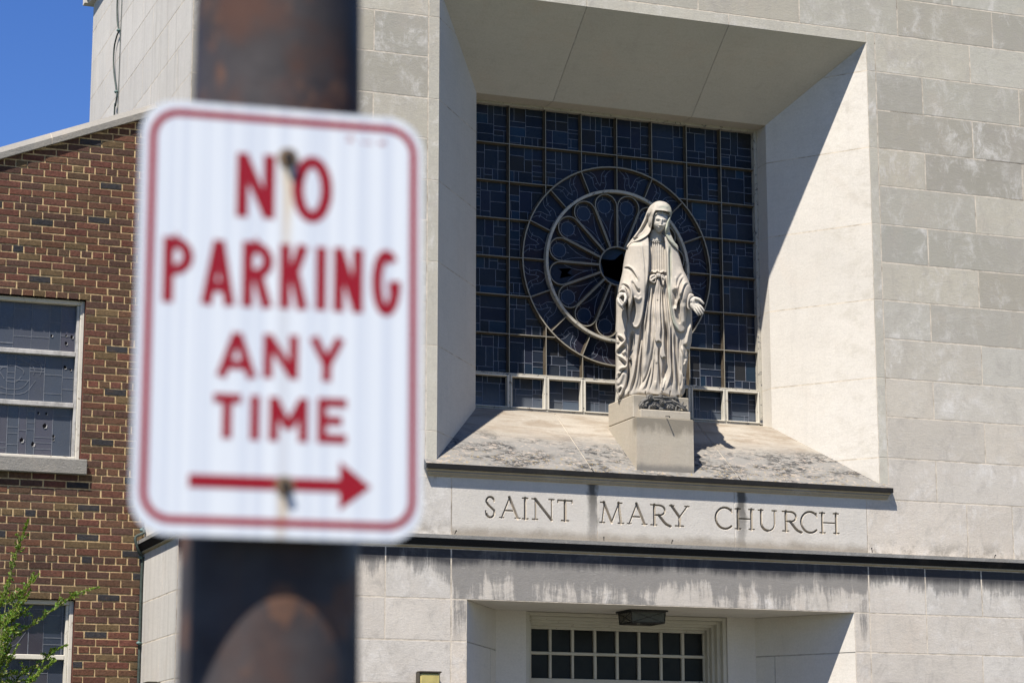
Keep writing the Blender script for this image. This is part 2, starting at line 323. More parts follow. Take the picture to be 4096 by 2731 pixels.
class MB:
    def __init__(s): s.v = []; s.f = []; s.mi = []; s.t = []
    def poly(s, pts, mi=0, t=(1, 1, 1)):
        i = len(s.v); s.v += [tuple(p) for p in pts]; s.f.append(tuple(range(i, i + len(pts)))); s.mi.append(mi); s.t.append(t)
    def mesh(s, vs, fs, mi=0, t=(1, 1, 1)):
        i = len(s.v); s.v += [tuple(p) for p in vs]
        for f in fs: s.f.append(tuple(a + i for a in f)); s.mi.append(mi); s.t.append(t)
    def box(s, x0, x1, y0, y1, z0, z1, mi=0, t=(1, 1, 1)):
        vs = [(x, y, z) for x in (x0, x1) for y in (y0, y1) for z in (z0, z1)]
        s.mesh(vs, [(0, 1, 3, 2), (4, 6, 7, 5), (0, 4, 5, 1), (2, 3, 7, 6), (0, 2, 6, 4), (1, 5, 7, 3)], mi, t)
    def bevbox(s, x0, x1, y0, y1, z0, z1, b=0.004, mi=0, t=(1, 1, 1)):
        # box whose six faces are inset by b, with chamfer strips
        C = {}
        vs = []
        for ix, x in enumerate((x0, x1)):
            for iy, y in enumerate((y0, y1)):
                for iz, z in enumerate((z0, z1)):
                    sx, sy, sz = (1, -1)[ix], (1, -1)[iy], (1, -1)[iz]
                    C[ix, iy, iz] = len(vs)
                    vs += [(x, y + sy * b, z + sz * b), (x + sx * b, y, z + sz * b), (x + sx * b, y + sy * b, z)]
        fs = []
        q = [(0, 0), (1, 0), (1, 1), (0, 1)]
        for e in (0, 1):
            fs.append(tuple(C[e, a, c] for a, c in q)); fs.append(tuple(C[a, e, c] + 1 for a, c in q)); fs.append(tuple(C[a, c, e] + 2 for a, c in q))
        for a in (0, 1):
            for c in (0, 1):
                fs.append((C[0, a, c] + 1, C[1, a, c] + 1, C[1, a, c] + 2, C[0, a, c] + 2))
                fs.append((C[a, 0, c], C[a, 1, c], C[a, 1, c] + 2, C[a, 0, c] + 2))
                fs.append((C[a, c, 0], C[a, c, 1], C[a, c, 1] + 1, C[a, c, 0] + 1))
        for k in C.values(): fs.append((k, k + 1, k + 2))
        s.mesh(vs, fs, mi, t)
    def tube(s, pts, rad, n=8, mi=0, caps=True, t=(1, 1, 1)):
        pts = [Vector(p) for p in pts]; rads = rad if isinstance(rad, (list, tuple)) else [rad] * len(pts)
        base = len(s.v); up = Vector((0.31, 0.2, 0.93)); prev = None
        for i, p in enumerate(pts):
            d = (pts[min(i + 1, len(pts) - 1)] - pts[max(i - 1, 0)]).normalized()
            a = (prev - d * prev.dot(d)) if prev else d.cross(up)
            if a.length < 1e-5: a = d.cross(Vector((1, 0, 0)))
            a.normalize(); prev = a; b = d.cross(a)
            for k in range(n):
                w = 2 * math.pi * k / n; s.v.append(tuple(p + (a * math.cos(w) + b * math.sin(w)) * rads[i]))
        for i in range(len(pts) - 1):
            for k in range(n):
                q = base + i * n; s.f.append((q + k, q + (k + 1) % n, q + n + (k + 1) % n, q + n + k)); s.mi.append(mi); s.t.append(t)
        if caps:
            s.f.append(tuple(base + k for k in range(n))[::-1]); s.mi.append(mi); s.t.append(t)
            q = base + (len(pts) - 1) * n; s.f.append(tuple(q + k for k in range(n))); s.mi.append(mi); s.t.append(t)
    def ball(s, c, r, n=8, mi=0, sc=(1, 1, 1), t=(1, 1, 1)):
        vs = []; fs = []
        for i in range(n + 1):
            for k in range(n * 2):
                a = math.pi * i / n; b = math.pi * k / n
                vs.append((c[0] + r * sc[0] * math.sin(a) * math.cos(b), c[1] + r * sc[1] * math.sin(a) * math.sin(b), c[2] + r * sc[2] * math.cos(a)))
        for i in range(n):
            for k in range(2 * n): fs.append((i * 2 * n + k, (i + 1) * 2 * n + k, (i + 1) * 2 * n + (k + 1) % (2 * n), i * 2 * n + (k + 1) % (2 * n)))
        s.mesh(vs, fs, mi, t)
    def build(s, name, mats, parent=None, smooth=False, loc=None, recalc=False, merge=0):
        me = bpy.data.meshes.new(name)
        if parent is not None: o0 = ORG[parent.name]
        else: o0 = Vector(loc) if loc else Vector((0, 0, 0))
        me.from_pydata([(a - o0.x, b - o0.y, c - o0.z) for a, b, c in s.v], [], s.f)
        for m in (mats if isinstance(mats, (list, tuple)) else [mats]): me.materials.append(m)
        me.polygons.foreach_set('material_index', s.mi)
        ca = me.color_attributes.new('tint', 'FLOAT_COLOR', 'CORNER')
        arr = np.ones((len(me.loops), 4), np.float32); k = 0
        tl = np.array([(*t, 1) for t in s.t], np.float32); ls = np.array([len(f) for f in s.f])
        arr[:] = np.repeat(tl, ls, axis=0); ca.data.foreach_set('color', arr.ravel())
        if recalc or merge:
            bm = bmesh.new(); bm.from_mesh(me)
            if merge: bmesh.ops.remove_doubles(bm, verts=bm.verts, dist=merge)
            bmesh.ops.recalc_face_normals(bm, faces=bm.faces); bm.to_mesh(me); bm.free()
        if smooth: me.polygons.foreach_set('use_smooth', [True] * len(me.polygons))
        o = bpy.data.objects.new(name, me); SC.collection.objects.link(o)
        if parent is not None: o.parent = parent
        elif loc: o.location = loc
        ORG[o.name] = o0; return o

def shade_by_angle(o, deg=35):
    me = o.data; me.polygons.foreach_set('use_smooth', [True] * len(me.polygons))
    try: me.set_sharp_from_angle(angle=R(deg))
    except Exception: pass

def ashlar(mb, courses, joints, x0, x1, holes, to, gap=0.010, tintf=None, mor=0.0, cracks=False):
    """real blocks: every stone has its own face and arrises, mortar sheet just behind.  to(a, z, out) -> world"""
    xs = sorted({x0, x1, *[h[0] for h in holes], *[h[1] for h in holes]}); zs = sorted({courses[0], courses[-1], *[h[2] for h in holes], *[h[3] for h in holes]})
    for i in range(len(xs) - 1):
        for j in range(len(zs) - 1):
            cx, cz = (xs[i] + xs[i + 1]) / 2, (zs[j] + zs[j + 1]) / 2
            if any(h[0] < cx < h[1] and h[2] < cz < h[3] for h in holes): continue
            if cx < x0 or cx > x1 or cz < courses[0] or cz > courses[-1]: continue
            mb.poly([to(xs[i], zs[j], mor), to(xs[i + 1], zs[j], mor), to(xs[i + 1], zs[j + 1], mor), to(xs[i], zs[j + 1], mor)], 1)
    for ci in range(len(courses) - 1):
        za, zb = courses[ci], courses[ci + 1]
        js = sorted(j for j in joints(ci) if x0 + 0.02 < j < x1 - 0.02)
        ed = [x0, *js, x1]
        for a, b in zip(ed[:-1], ed[1:]):
            t = tintf(ci, (a + b) / 2, (za + zb) / 2)
            # cut by holes: the piece may lose an end, or be split in z
            rects = [(a, b, za, zb)]
            for h in holes:
                new = []
                for (p, q, u, v) in rects:
                    if h[0] >= q or h[1] <= p or h[2] >= v - 1e-6 or h[3] <= u + 1e-6: new.append((p, q, u, v)); continue
                    if p < h[0]: new.append((p, h[0], u, v))
                    if q > h[1]: new.append((h[1], q, u, v))
                    if u < h[2] - 0.01: new.append((max(p, h[0]), min(q, h[1]), u, h[2]))
                    if v > h[3] + 0.01: new.append((max(p, h[0]), min(q, h[1]), h[3], v))
                rects = new
            for (p, q, u, v) in rects:
                if q - p < 0.03 or v - u < 0.03: continue
                stone_face(mb, p, q, u, v, to, gap, t)
                if cracks and random.random() < 0.10 and q < x1 - .1:
                    l0 = random.uniform(u, v - .1); l1 = min(v, l0 + random.uniform(.06, .3)); w = random.uniform(.0015, .003)
                    mb.poly([to(q - w, l0, .0016), to(q + w, l0 + .02, .0016), to(q + w * .4, l1, .0016), to(q - w * .6, l1, .0016)], 2)
                if cracks and random.random() < 0.07:
                    l0 = random.uniform(p, q - .1); l1 = min(q, l0 + random.uniform(.1, .5)); w = random.uniform(.0015, .0025)
                    mb.poly([to(l0, u - w, .0016), to(l1, u - w * .4, .0016), to(l1, u + w, .0016), to(l0, u + w * .5, .0016)], 2)
def stone_face(mb, p, q, u, v, to, gap, t):
    g = gap / 2; c = 0.0025; jt = lambda: random.uniform(-0.0012, 0.0012)
    k = random.uniform(-0.0003, 0.0003)
    o4 = [(p + g + jt(), u + g + jt()), (q - g + jt(), u + g + jt()), (q - g + jt(), v - g + jt()), (p + g + jt(), v - g + jt())]
    i4 = [(o4[0][0] + c, o4[0][1] + c), (o4[1][0] - c, o4[1][1] + c), (o4[2][0] - c, o4[2][1] - c), (o4[3][0] + c, o4[3][1] - c)]
    vs = [to(a, z, -0.006) for a, z in o4] + [to(a, z, 0.0004 + k) for a, z in o4] + [to(a, z, 0.0011 + k) for a, z in i4]
    fs = [(8, 9, 10, 11)]
    for n in range(4):
        m = (n + 1) % 4; fs.append((n, m, m + 4, n + 4)); fs.append((n + 4, m + 4, m + 8, n + 8))
    mb.mesh(vs, fs, 0, t)
def panel(mb, P00, P10, P11, P01, us, vs, out, gap=0.008, tint=None):
    """stones laid on a plane given by four corners, mortar behind"""
    P = [Vector(p) for p in (P00, P10, P11, P01)]; out = Vector(out)
    L = lambda u, v: (P[0] * (1 - u) + P[1] * u) * (1 - v) + (P[3] * (1 - u) + P[2] * u) * v
    mb.poly([p - out * 0.003 for p in P], 1)
    lu = (P[1] - P[0]).length; lv = (P[3] - P[0]).length
    gu, gv = gap / 2 / lu, gap / 2 / lv
    for i in range(len(us) - 1):
        for j in range(len(vs) - 1):
            a, b = us[i] + (gu if i else 0), us[i + 1] - (gu if i < len(us) - 2 else 0)
            c, d = vs[j] + (gv if j else 0), vs[j + 1] - (gv if j < len(vs) - 2 else 0)
            q = [L(a, c), L(b, c), L(b, d), L(a, d)]
            t = tint() if tint else (1, 1, 1)
            mb.mesh([x - out * 0.006 for x in q] + [x.copy() for x in q], [(4, 5, 6, 7)] + [(n, (n + 1) % 4, (n + 1) % 4 + 4, n + 4) for n in range(4)], 0, t)
def sweep(mb, path, prof, mats, closed_end=True):
    """profile (out, z, material) swept along a plan path with mitres; out = to the right-hand side of the path"""
    P = [Vector((x, y, 0)) for x, y in path]; rings = []
    for i, p in enumerate(P):
        ds = []
        if i > 0: ds.append((p - P[i - 1]).normalized())
        if i < len(P) - 1: ds.append((P[i + 1] - p).normalized())
        ns = [Vector((d.y, -d.x, 0)) for d in ds]
        if len(ns) == 2: m = (ns[0] + ns[1]); m = m / max(0.2, (1 + ns[0].dot(ns[1])))
        else: m = ns[0]
        rings.append([(p.x + m.x * o, p.y + m.y * o, z) for o, z in prof])
    for a, b in zip(rings[:-1], rings[1:]):
        for k in range(len(prof) - 1): mb.poly([a[k], a[k + 1], b[k + 1], b[k]], mats[k])
    if closed_end: mb.poly(rings[0][::-1], mats[0]); mb.poly(rings[-1], mats[0])

# ------------------------------------------------------------------ ground and street (setting)
g = MB(); g.poly([(-400, -400, 0), (400, -400, 0), (400, 600, 0), (-400, 600, 0)])
label(g.build('ground', M_GRASS), None, None, kind='structure')
g = MB(); g.box(-60, 60, -8.6, -6.2, -0.1, 0.125); g.box(3.5, 14.0, -6.2, -0.02, -0.1, 0.125); g.box(-60, 60, -21.5, -18.6, -0.1, 0.1)
label(g.build('pavement', M_CONC), None, None, kind='structure')
g = MB(); g.poly([(-60, -18.6, 0.004), (60, -18.6, 0.004), (60, -8.6, 0.004), (-60, -8.6, 0.004)])
label(g.build('road', M_ASPH), None, None, kind='structure')
g = MB()
for k in range(-12, 12): g.poly([(k * 5, -13.65, 0.008), (k * 5 + 3, -13.65, 0.008), (k * 5 + 3, -13.53, 0.008), (k * 5, -13.53, 0.008)])
label(g.build('road_marking', M_LINE), None, None, kind='structure')

# ------------------------------------------------------------------ church
XL, XR, CX = 4.294, 13.238, 8.766          # corners and axis of the front
church = thing('church', (CX, 0, 0), 'pale limestone church front with a deep splayed window recess and carved name band', 'church')
COURSES = [0, 0.13, 0.5, 0.87, 1.24, 1.61, 1.98, 2.35, 2.72, 3.09, 3.452, 3.89, 4.003, 4.52, 4.918, 5.315, 5.683, 6.07, 6.443, 6.815, 7.19, 7.573, 7.947, 8.334, 8.722, 9.115, 9.50, 9.87, 10.20]
front = lambda a, z, o: (a, -o, z)
def fj(ci):
    z = COURSES[ci]
    if abs(z - 3.452) < .01: return [4.9, 5.5, 6.11, 6.71, 10.82, 11.42, 12.03, 12.63]
    if z < 3.4:
        base = [6.71, 10.82]
        return base + ([11.42, 12.6, 5.5, 6.11] if ci % 2 else [12.01, 5.52])
    if z < 4.5: return [5.5, 6.71, 8.09, 9.45, 10.82, 11.9, 12.4]
    if z > 9.0:
        off = 0.45 * (ci % 2) + 0.1
        return [XL + off + k * 1.08 for k in range(9)]
    A = (25 - ci) % 2 == 1
    return [5.40, 12.13] if A else [5.95, 4.85, 11.58, 12.68]
def ft(ci, x, z):
    up = min(1, max(0, (z - 4.6) / 2.2))
    v = (1.05 + random.uniform(-0.06, 0.06)) * (1 - up) + (0.76 + random.uniform(-0.17, 0.17)) * up
    w = random.uniform(-0.02, 0.035); return (v * (1 + w - 0.012 * up), v * (1 + 0.012 * up), v * (1 - w * 1.2 - 0.045 * up))
H_WIN = (6.466, 11.064, 4.52, 9.115); H_PAN = (6.71, 10.82, 4.003, 4.52); H_DOOR = (6.856, 10.658, -1, 3.452)
b = MB(); ashlar(b, COURSES, fj, XL, XR, [H_WIN, H_PAN, H_DOOR], front, 0.0125, ft, cracks=True)
facade = b.build('front_wall', [M_FAC, M_JOINT, M_CRACK], church)
b = MB()
side = lambda a, z, o: (XL - o, a, z)
def sj(ci): return [0.55 + 1.15 * k + (0.5 if ci % 2 else 0) + random.uniform(-.12, .12) for k in range(5)]
def stt(ci, x, z): v = random.uniform(0.93, 1.05); return (v, v, v * 0.985)
ashlar(b, COURSES, sj, 0.0, 4.91, [], side, 0.010, stt, cracks=True)
b.build('side_wall', [M_SIDE, M_JOINT, M_CRACK], church)
b = MB()
rs = lambda a, z, o: (XR + o, a, z)
ashlar(b, COURSES, sj, 0.0, 4.91, [], rs, 0.008, stt)
b.build('side_wall', [M_SIDE, M_JOINT], church)
b = MB(); b.box(XL + 0.02, XR - 0.02, 4.905, 4.93, 0, 10.5); b.build('rear_wall', [M_SIDE], church)
b = MB(); b.box(XL + 0.02, XR - 0.02, 0.04, 4.9, 10.46, 10.5); b.build('roof', [M_ROOF], church)
# projecting cap at the top of the block, mitred round the corners
b = MB()
prof = [(0.0, 10.198), (0.05, 10.20), (0.06, 10.25), (0.10, 10.28), (0.10, 10.44), (0.07, 10.48), (-0.25, 10.56)]
sweep(b, [(XL, 4.91), (XL, 0), (XR, 0), (XR, 4.91)], prof, [0] * 6); b.box(XL - 0.10, XL + 0.02, 4.90, 5.01, 10.2, 10.48)
b.build('parapet_cap', [M_SPLAY], church)

def clip(poly, n, d):
    out = []
    for i in range(len(poly)):
        a, c = poly[i], poly[(i + 1) % len(poly)]; da, dc = a.dot(n) - d, c.dot(n) - d
        if da >= 0: out.append(a)
        if (da >= 0) != (dc >= 0): out.append(a + (c - a) * (da / (da - dc)))
    return out
def stones_by_z(mb, quad, levels, outn, gap=0.008, tint=None, axis=(0, 0, 1), rec=0.0003, mi=0):
    quad = [Vector(q) for q in quad]; outn = Vector(outn).normalized(); ax = Vector(axis)
    mb.poly([q - outn * rec for q in quad], 3 if mi else 1)
    for i, (za, zb) in enumerate(zip(levels[:-1], levels[1:])):
        p = clip(clip(quad, ax, za + gap / 2), -ax, -(zb - gap / 2))
        if len(p) < 3: continue
        t = tint() if tint else (1, 1, 1); n = len(p)
        mb.mesh([q - outn * 0.006 for q in p] + p, [tuple(range(n, 2 * n))] + [(k, (k + 1) % n, (k + 1) % n + n, k + n) for k in range(n)], mi, t)
def tn(): v = random.uniform(0.94, 1.05); return (v, v * 0.995, v * 0.985)
LV = [4.0, 4.918, 5.683, 6.443, 7.19, 7.947, 8.722, 9.5]
WL, WR, WY0, WY1 = 7.239, 10.294, 0.865, 1.10
surround = MB()
stones_by_z(surround, [(6.571, 0, 4.60), (WL, WY0, 5.25), (WL, WY0, 8.338), (6.571, 0, 9.005)], LV, (0.79, -0.61, 0), 0.012, tn)
stones_by_z(surround, [(10.966, 0, 4.60), (WR, WY0, 5.25), (WR, WY0, 8.338), (10.966, 0, 9.005)], LV, (-0.79, -0.61, 0), 0.012, tn)
stones_by_z(surround, [(WL, WY0, 5.25), (WL, 1.12, 5.3), (WL, 1.12, 8.338), (WL, WY0, 8.338)], LV, (1, 0, 0), 0.008, tn)
stones_by_z(surround, [(WR, WY0, 5.25), (WR, 1.12, 5.3), (WR, 1.12, 8.338), (WR, WY0, 8.338)], LV, (-1, 0, 0), 0.008, tn)
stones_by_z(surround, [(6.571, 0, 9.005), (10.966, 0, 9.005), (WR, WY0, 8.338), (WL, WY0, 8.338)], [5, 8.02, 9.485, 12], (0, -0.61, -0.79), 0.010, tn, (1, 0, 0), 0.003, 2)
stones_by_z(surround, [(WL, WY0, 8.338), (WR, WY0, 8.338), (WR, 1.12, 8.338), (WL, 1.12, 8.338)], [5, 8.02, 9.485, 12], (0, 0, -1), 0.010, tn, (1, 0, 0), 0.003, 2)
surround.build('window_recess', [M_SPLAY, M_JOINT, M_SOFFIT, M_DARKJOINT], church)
border = MB()
for x0, x1 in ((6.466, 6.571), (10.966, 11.064)):
    lv = [4.55, 4.918, 5.683, 6.443, 7.19, 7.947, 8.722, 9.115]
    for za, zb in zip(lv[:-1], lv[1:]):
        v = random.uniform(0.82, 0.95) if za > 5 else 1.0
        border.bevbox(x0 + (0.004 if x0 > 8 else 0.005), x1 - (0.006 if x0 > 8 else 0), -0.003, 0.03, za + 0.003, zb - 0.003, 0.0015, 0, (v * .99, v * 1.01, v * 0.95))
for x0, x1 in ((6.571, 8.02), (8.02, 9.485), (9.485, 10.966)):
    v = random.uniform(0.82, 0.95); border.bevbox(x0 + 0.004, x1 - 0.004, -0.0035, 0.03, 9.006, 9.110, 0.0015, 0, (v * .99, v * 1.01, v * 0.95))
border.box(6.466, 11.064, -0.0018, 0.02, 9.01, 9.115, 1); border.box(6.4665, 6.570, -0.0018, 0.02, 4.5, 9.0, 1); border.box(10.967, 11.064, -0.0018, 0.02, 4.5, 9.0, 1)
border.build('recess_border', [M_FAC, M_JOINT], church)

# sloping hood / sill under the window
sill = MB(); HL, HR, LY, LZ = 6.452, 11.077, -0.063, 4.624
slope = (5.295 - LZ) / (WY0 - LY)
zs = lambda y: LZ + slope * (y - LY) if y <= WY0 else 5.295 + (y - WY0) * 0.24
for xa, xb in zip([6.571, 8.03, 9.49], [8.03, 9.49, 10.966]):
    q = [Vector((6.571, 0, zs(0))), Vector((10.966, 0, zs(0))), Vector((WR, WY0, zs(WY0))), Vector((WL, WY0, zs(WY0)))]
    nx = Vector((1, 0, 0)); p = clip(clip(q, nx, xa + (0.0035 if xa > 7 else 0)), -nx, -(xb - (0.0035 if xb < 10 else 0)))
    t = tn(); sill.poly(p, 0, t)
    lo, hi = (HL if xa < 7 else xa + 0.005), (HR if xb > 10.5 else xb - 0.005)
    sill.poly([(lo, LY, LZ), (hi, LY, LZ), (hi, 0.0, zs(0)), (lo, 0.0, zs(0))], 0, t)
    lo, hi = max(WL, xa + 0.005), min(WR, xb - 0.005)
    sill.poly([(lo, WY0, zs(WY0)), (hi, WY0, zs(WY0)), (hi, 1.13, zs(1.13)), (lo, 1.13, zs(1.13))], 0, t)
sill.poly([(6.571, 0, zs(0) - .006), (10.966, 0, zs(0) - .006), (WR, WY0, zs(WY0) - .006), (WL, WY0, zs(WY0) - .006)], 1)
hood = sill.build('sloping_sill', [M_SILL, M_JOINT], church)
lip = MB()
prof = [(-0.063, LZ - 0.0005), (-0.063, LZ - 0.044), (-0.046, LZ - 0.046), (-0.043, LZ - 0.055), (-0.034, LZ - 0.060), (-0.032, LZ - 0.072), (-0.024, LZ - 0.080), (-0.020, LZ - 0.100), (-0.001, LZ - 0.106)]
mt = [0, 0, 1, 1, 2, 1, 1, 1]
def endx(y, s): return (HL if s < 0 else HR) - s * (y + 0.063) * 0.9
for (y0, z0), (y1, z1), m in zip(prof[:-1], prof[1:], mt):
    lip.poly([(endx(y0, -1), y0, z0), (endx(y0, 1), y0, z0), (endx(y1, 1), y1, z1), (endx(y1, -1), y1, z1)], m)
    for s in (-1, 1): lip.poly([(endx(y0, s), y0, z0), (endx(y1, s), y1, z1), (endx(y1, s), -0.0008, z1), (endx(y0, s), -0.0008, z0)], m)
for s in (-1, 1): lip.poly([(endx(LY, s), LY, LZ - .0005), (endx(LY, s), -0.0008, LZ - .0005), (endx(LY, s), -0.0008, zs(0))], 0)
lip.build('drip_moulding', [M_SOOT, M_MOULD, M_FILLET], hood)

# ---- inscription, V-cut into the stone (depth from distance to the letter strokes)
def arcp(cx, cz, rx, rz, a0, a1, n=14): return [(cx + rx * math.cos(R(a0 + (a1 - a0) * k / n)), cz + rz * math.sin(R(a0 + (a1 - a0) * k / n))) for k in range(n + 1)]
TK, TH, SF = 0.072, 0.044, 0.038        # half widths: thick, thin, serif (letter height = 1)
def serif(x, z, w=0.13): return ([(x - w, z), (x + w, z)], SF)
ROMAN = {   # strokes in unit height, x in unit width
 'S': [(arcp(.50, .74, .36, .23, 35, 180, 10) + [(.30, .60), (.72, .40)] + arcp(.50, .25, .38, .25, 20, -160, 12), TK * .8), ([(.83, .86), (.85, .76)], SF), ([(.08, .30), (.10, .12)], SF)],
 'A': [([(.5, .98), (.10, 0)], TH), ([(.48, 1.0), (.90, 0)], TK), ([(.24, .36), (.74, .36)], TH), serif(.10, .015, .10), serif(.90, .015, .13)],
 'I': [([(.5, 0), (.5, 1)], TK), serif(.5, .99, .42), serif(.5, .01, .45)],
 'N': [([(.14, 0), (.14, .98)], TH), ([(.12, .98), (.88, .0)], TK), ([(.88, 0), (.88, .99)], TH), serif(.12, .01, .12), serif(.08, .985, .10), serif(.88, .99, .12)],
 'T': [([(.5, 0), (.5, .97)], TK), ([(.04, .97), (.96, .97)], TH), ([(.04, .99), (.03, .86)], SF), ([(.96, .99), (.97, .86)], SF), serif(.5, .01, .24)],
 'M': [([(.20, .97), (.10, 0)], TH), ([(.17, .99), (.50, .03)], TK), ([(.50, .03), (.82, .98)], TH), ([(.80, .99), (.90, 0)], TK), serif(.10, .01, .10), serif(.90, .01, .12), serif(.12, .985, .09), serif(.87, .985, .08)],
 'R': [([(.20, 0), (.20, .99)], TK), ([(.20, .97)] + [(.45, .97)] + arcp(.45, .73, .28, .24, 90, -90, 12) + [(.20, .49)], TH * 1.25), ([(.42, .49), (.68, .16), (.80, .05), (1.0, -.03)], TK), serif(.17, .01, .15), serif(.12, .985, .10)],
 'Y': [([(.5, 0), (.5, .45)], TK), ([(.08, .99), (.5, .44)], TK), ([(.92, .99), (.5, .44)], TH), serif(.5, .01, .22), serif(.10, .985, .12), serif(.90, .985, .11)],
 'C': [(arcp(.56, .5, .54, .52, 48, 180, 14), TK * .85), (arcp(.56, .5, .54, .52, 180, 312, 14), TK * .85), ([(.93, .97), (.96, .78)], SF)],
 'H': [([(.14, 0), (.14, 1)], TK), ([(.86, 0), (.86, 1)], TK), ([(.14, .51), (.86, .51)], TH), serif(.14, .01, .14), serif(.14, .99, .14), serif(.86, .01, .14), serif(.86, .99, .14)],
 'U': [([(.14, .99), (.14, .34)] + arcp(.50, .34, .36, .36, 180, 270, 10), TK), (arcp(.50, .34, .36, .36, 270, 360, 10) + [(.86, .99)], TH), serif(.12, .985, .13), serif(.86, .985, .12)],
}
LET = [('S', 7.02, 7.122), ('A', 7.159, 7.347), ('I', 7.37, 7.43), ('N', 7.468, 7.676), ('T', 7.706, 7.853), ('M', 8.115, 8.343), ('A', 8.382, 8.57), ('R', 8.609, 8.807), ('Y', 8.802, 8.992),
       ('C', 9.256, 9.43), ('H', 9.458, 9.649), ('U', 9.695, 9.883), ('R', 9.935, 10.133), ('C', 10.128, 10.302), ('H', 10.324, 10.524)]
def segdist(X, Z, pts):
    d = np.full(X.shape, 9.0)
    for (ax, az), (bx, bz) in zip(pts[:-1], pts[1:]):
        dx, dz = bx - ax, bz - az; L2 = dx * dx + dz * dz + 1e-12
        t = np.clip(((X - ax) * dx + (Z - az) * dz) / L2, 0, 1)
        d = np.minimum(d, np.hypot(X - ax - t * dx, Z - az - t * dz))
    return d
def inscription():
    x0, x1, z0, z1 = 6.713, 10.817, 4.10, 4.45; st = 0.0036
    nx = int((x1 - x0) / st); nz = int((z1 - z0) / st)
    xs = np.linspace(x0, x1, nx); zz = np.linspace(z0, z1, nz); X, Z = np.meshgrid(xs, zz)
    D = np.zeros_like(X); H = 0.186; ZB = 4.179
    for ch, a, c in LET:
        w = c - a
        for pts, hw in ROMAN[ch]:
            q = [(a + px * w, ZB + pz * H) for px, pz in pts]; hwm = hw * H
            D = np.maximum(D, (hwm - segdist(X, Z, q)) * 2.4)
    D = np.minimum(D, 0.034)
    Y = -0.0012 + np.maximum(D, 0)
    # stone joints at two places
    for jx in (8.09, 9.45): Y = np.maximum(Y, np.where(np.abs(X - jx) < 0.004, 0.003, Y))
    mb = MB()
    idx = np.arange(nx * nz).reshape(nz, nx)
    mb.v = np.stack([X.ravel(), Y.ravel(), Z.ravel()], 1).tolist()
    q = np.stack([idx[:-1, :-1], idx[:-1, 1:], idx[1:, 1:], idx[1:, :-1]], -1).reshape(-1, 4)
    mb.f = [tuple(r) for r in q.tolist()]; mb.mi = [0] * len(q)
    deep = D.ravel()[q].max(1) > 0.006; mb.t = [(.62, .56, .48) if k else (1, 1, 1) for k in deep.tolist()]
    for za, zb in ((4.003, 4.10), (4.45, 4.52)):
        for a, c in zip([6.713, 8.094, 9.454], [8.086, 9.446, 10.817]): mb.poly([(a, -0.0012, za), (c, -0.0012, za), (c, -0.0012, zb), (a, -0.0012, zb)])
    mb.poly([(6.70, 0.003, 4.0), (10.83, 0.003, 4.0), (10.83, 0.003, 4.10), (6.70, 0.003, 4.10)], 1); mb.poly([(6.70, 0.003, 4.45), (10.83, 0.003, 4.45), (10.83, 0.003, 4.53), (6.70, 0.003, 4.53)], 1)
    mb.poly([(6.70, 0.026, 4.0), (10.83, 0.026, 4.0), (10.83, 0.026, 4.53), (6.70, 0.026, 4.53)], 1)
    o = mb.build('name_band', [M_PANEL, M_JOINT], church)
    o['label'] = 'name band cut with the words SAINT MARY CHURCH'
inscription()

# ---- cornice band, returning along the left side
b = MB()
T = 4.003
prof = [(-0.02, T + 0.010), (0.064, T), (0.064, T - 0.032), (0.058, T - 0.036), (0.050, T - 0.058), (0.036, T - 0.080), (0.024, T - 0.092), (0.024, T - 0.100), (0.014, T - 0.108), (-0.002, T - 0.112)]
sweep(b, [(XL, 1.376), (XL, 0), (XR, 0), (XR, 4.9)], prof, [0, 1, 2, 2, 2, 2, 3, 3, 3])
b.build('cornice', [M_SPLAY, M_FILLET, M_SOOT, M_MOULD], church)

# ---- doorway
d = MB(); DZ = 3.452; DL, DR, DY = 7.452, 10.08, 0.89
for s in (-1, 1):
    xo = 6.856 if s < 0 else 10.658; xi = DL if s < 0 else DR
    L = lambda u: (xo + (xi - xo) * u, DY * u)
    out = (-s * 0.83, -0.556, 0)
    def seg(u0, u1, z0, z1):
        (xa, ya), (xb, yb) = L(u0), L(u1); o = Vector(out); gp = 0.003
        q = [Vector((xa, ya, z0 + gp)), Vector((xb, yb, z0 + gp)), Vector((xb, yb, z1 - gp)), Vector((xa, ya, z1 - gp))]
        d.mesh([p - o * 0.006 for p in q] + q, [(4, 5, 6, 7)] + [(n, (n + 1) % 4, (n + 1) % 4 + 4, n + 4) for n in range(4)], 0, tn())
    seg(0, 1, 3.09, DZ); seg(0.0, 0.80, 0.13, 3.085); seg(0.81, 1, 0.13, 3.085)
    (xa, ya), (xb, yb) = L(0), L(1); o = Vector(out) * 0.004
    d.poly([Vector((xa, ya, 0)) - o, Vector((xb, yb, 0)) - o, Vector((xb, yb, DZ)) - o, Vector((xa, ya, DZ)) - o], 1)
    x0, x1 = (DL, 7.746) if s < 0 else (9.786, DR)
    d.poly([(x0, DY, 0), (x1, DY, 0), (x1, DY, DZ), (x0, DY, DZ)], 0, tn())
    xj = 7.746 if s < 0 else 9.786
    d.poly([(xj, DY, 0), (xj, 1.3, 0), (xj, 1.3, DZ), (xj, DY, DZ)], 0)
d.poly([(6.856, 0, DZ - .001), (10.658, 0, DZ - .001), (DR, DY, DZ), (DL, DY, DZ)], 0, (1, 1, 1)); d.poly([(7.746, DY, DZ), (9.786, DY, DZ), (9.786, 1.3, DZ), (7.746, 1.3, DZ)], 0)
doorway = d.build('door_recess', [M_SPLAY, M_DARKJOINT], church)
f = MB()
TX0, TX1, TY = 7.862, 9.670, 1.155
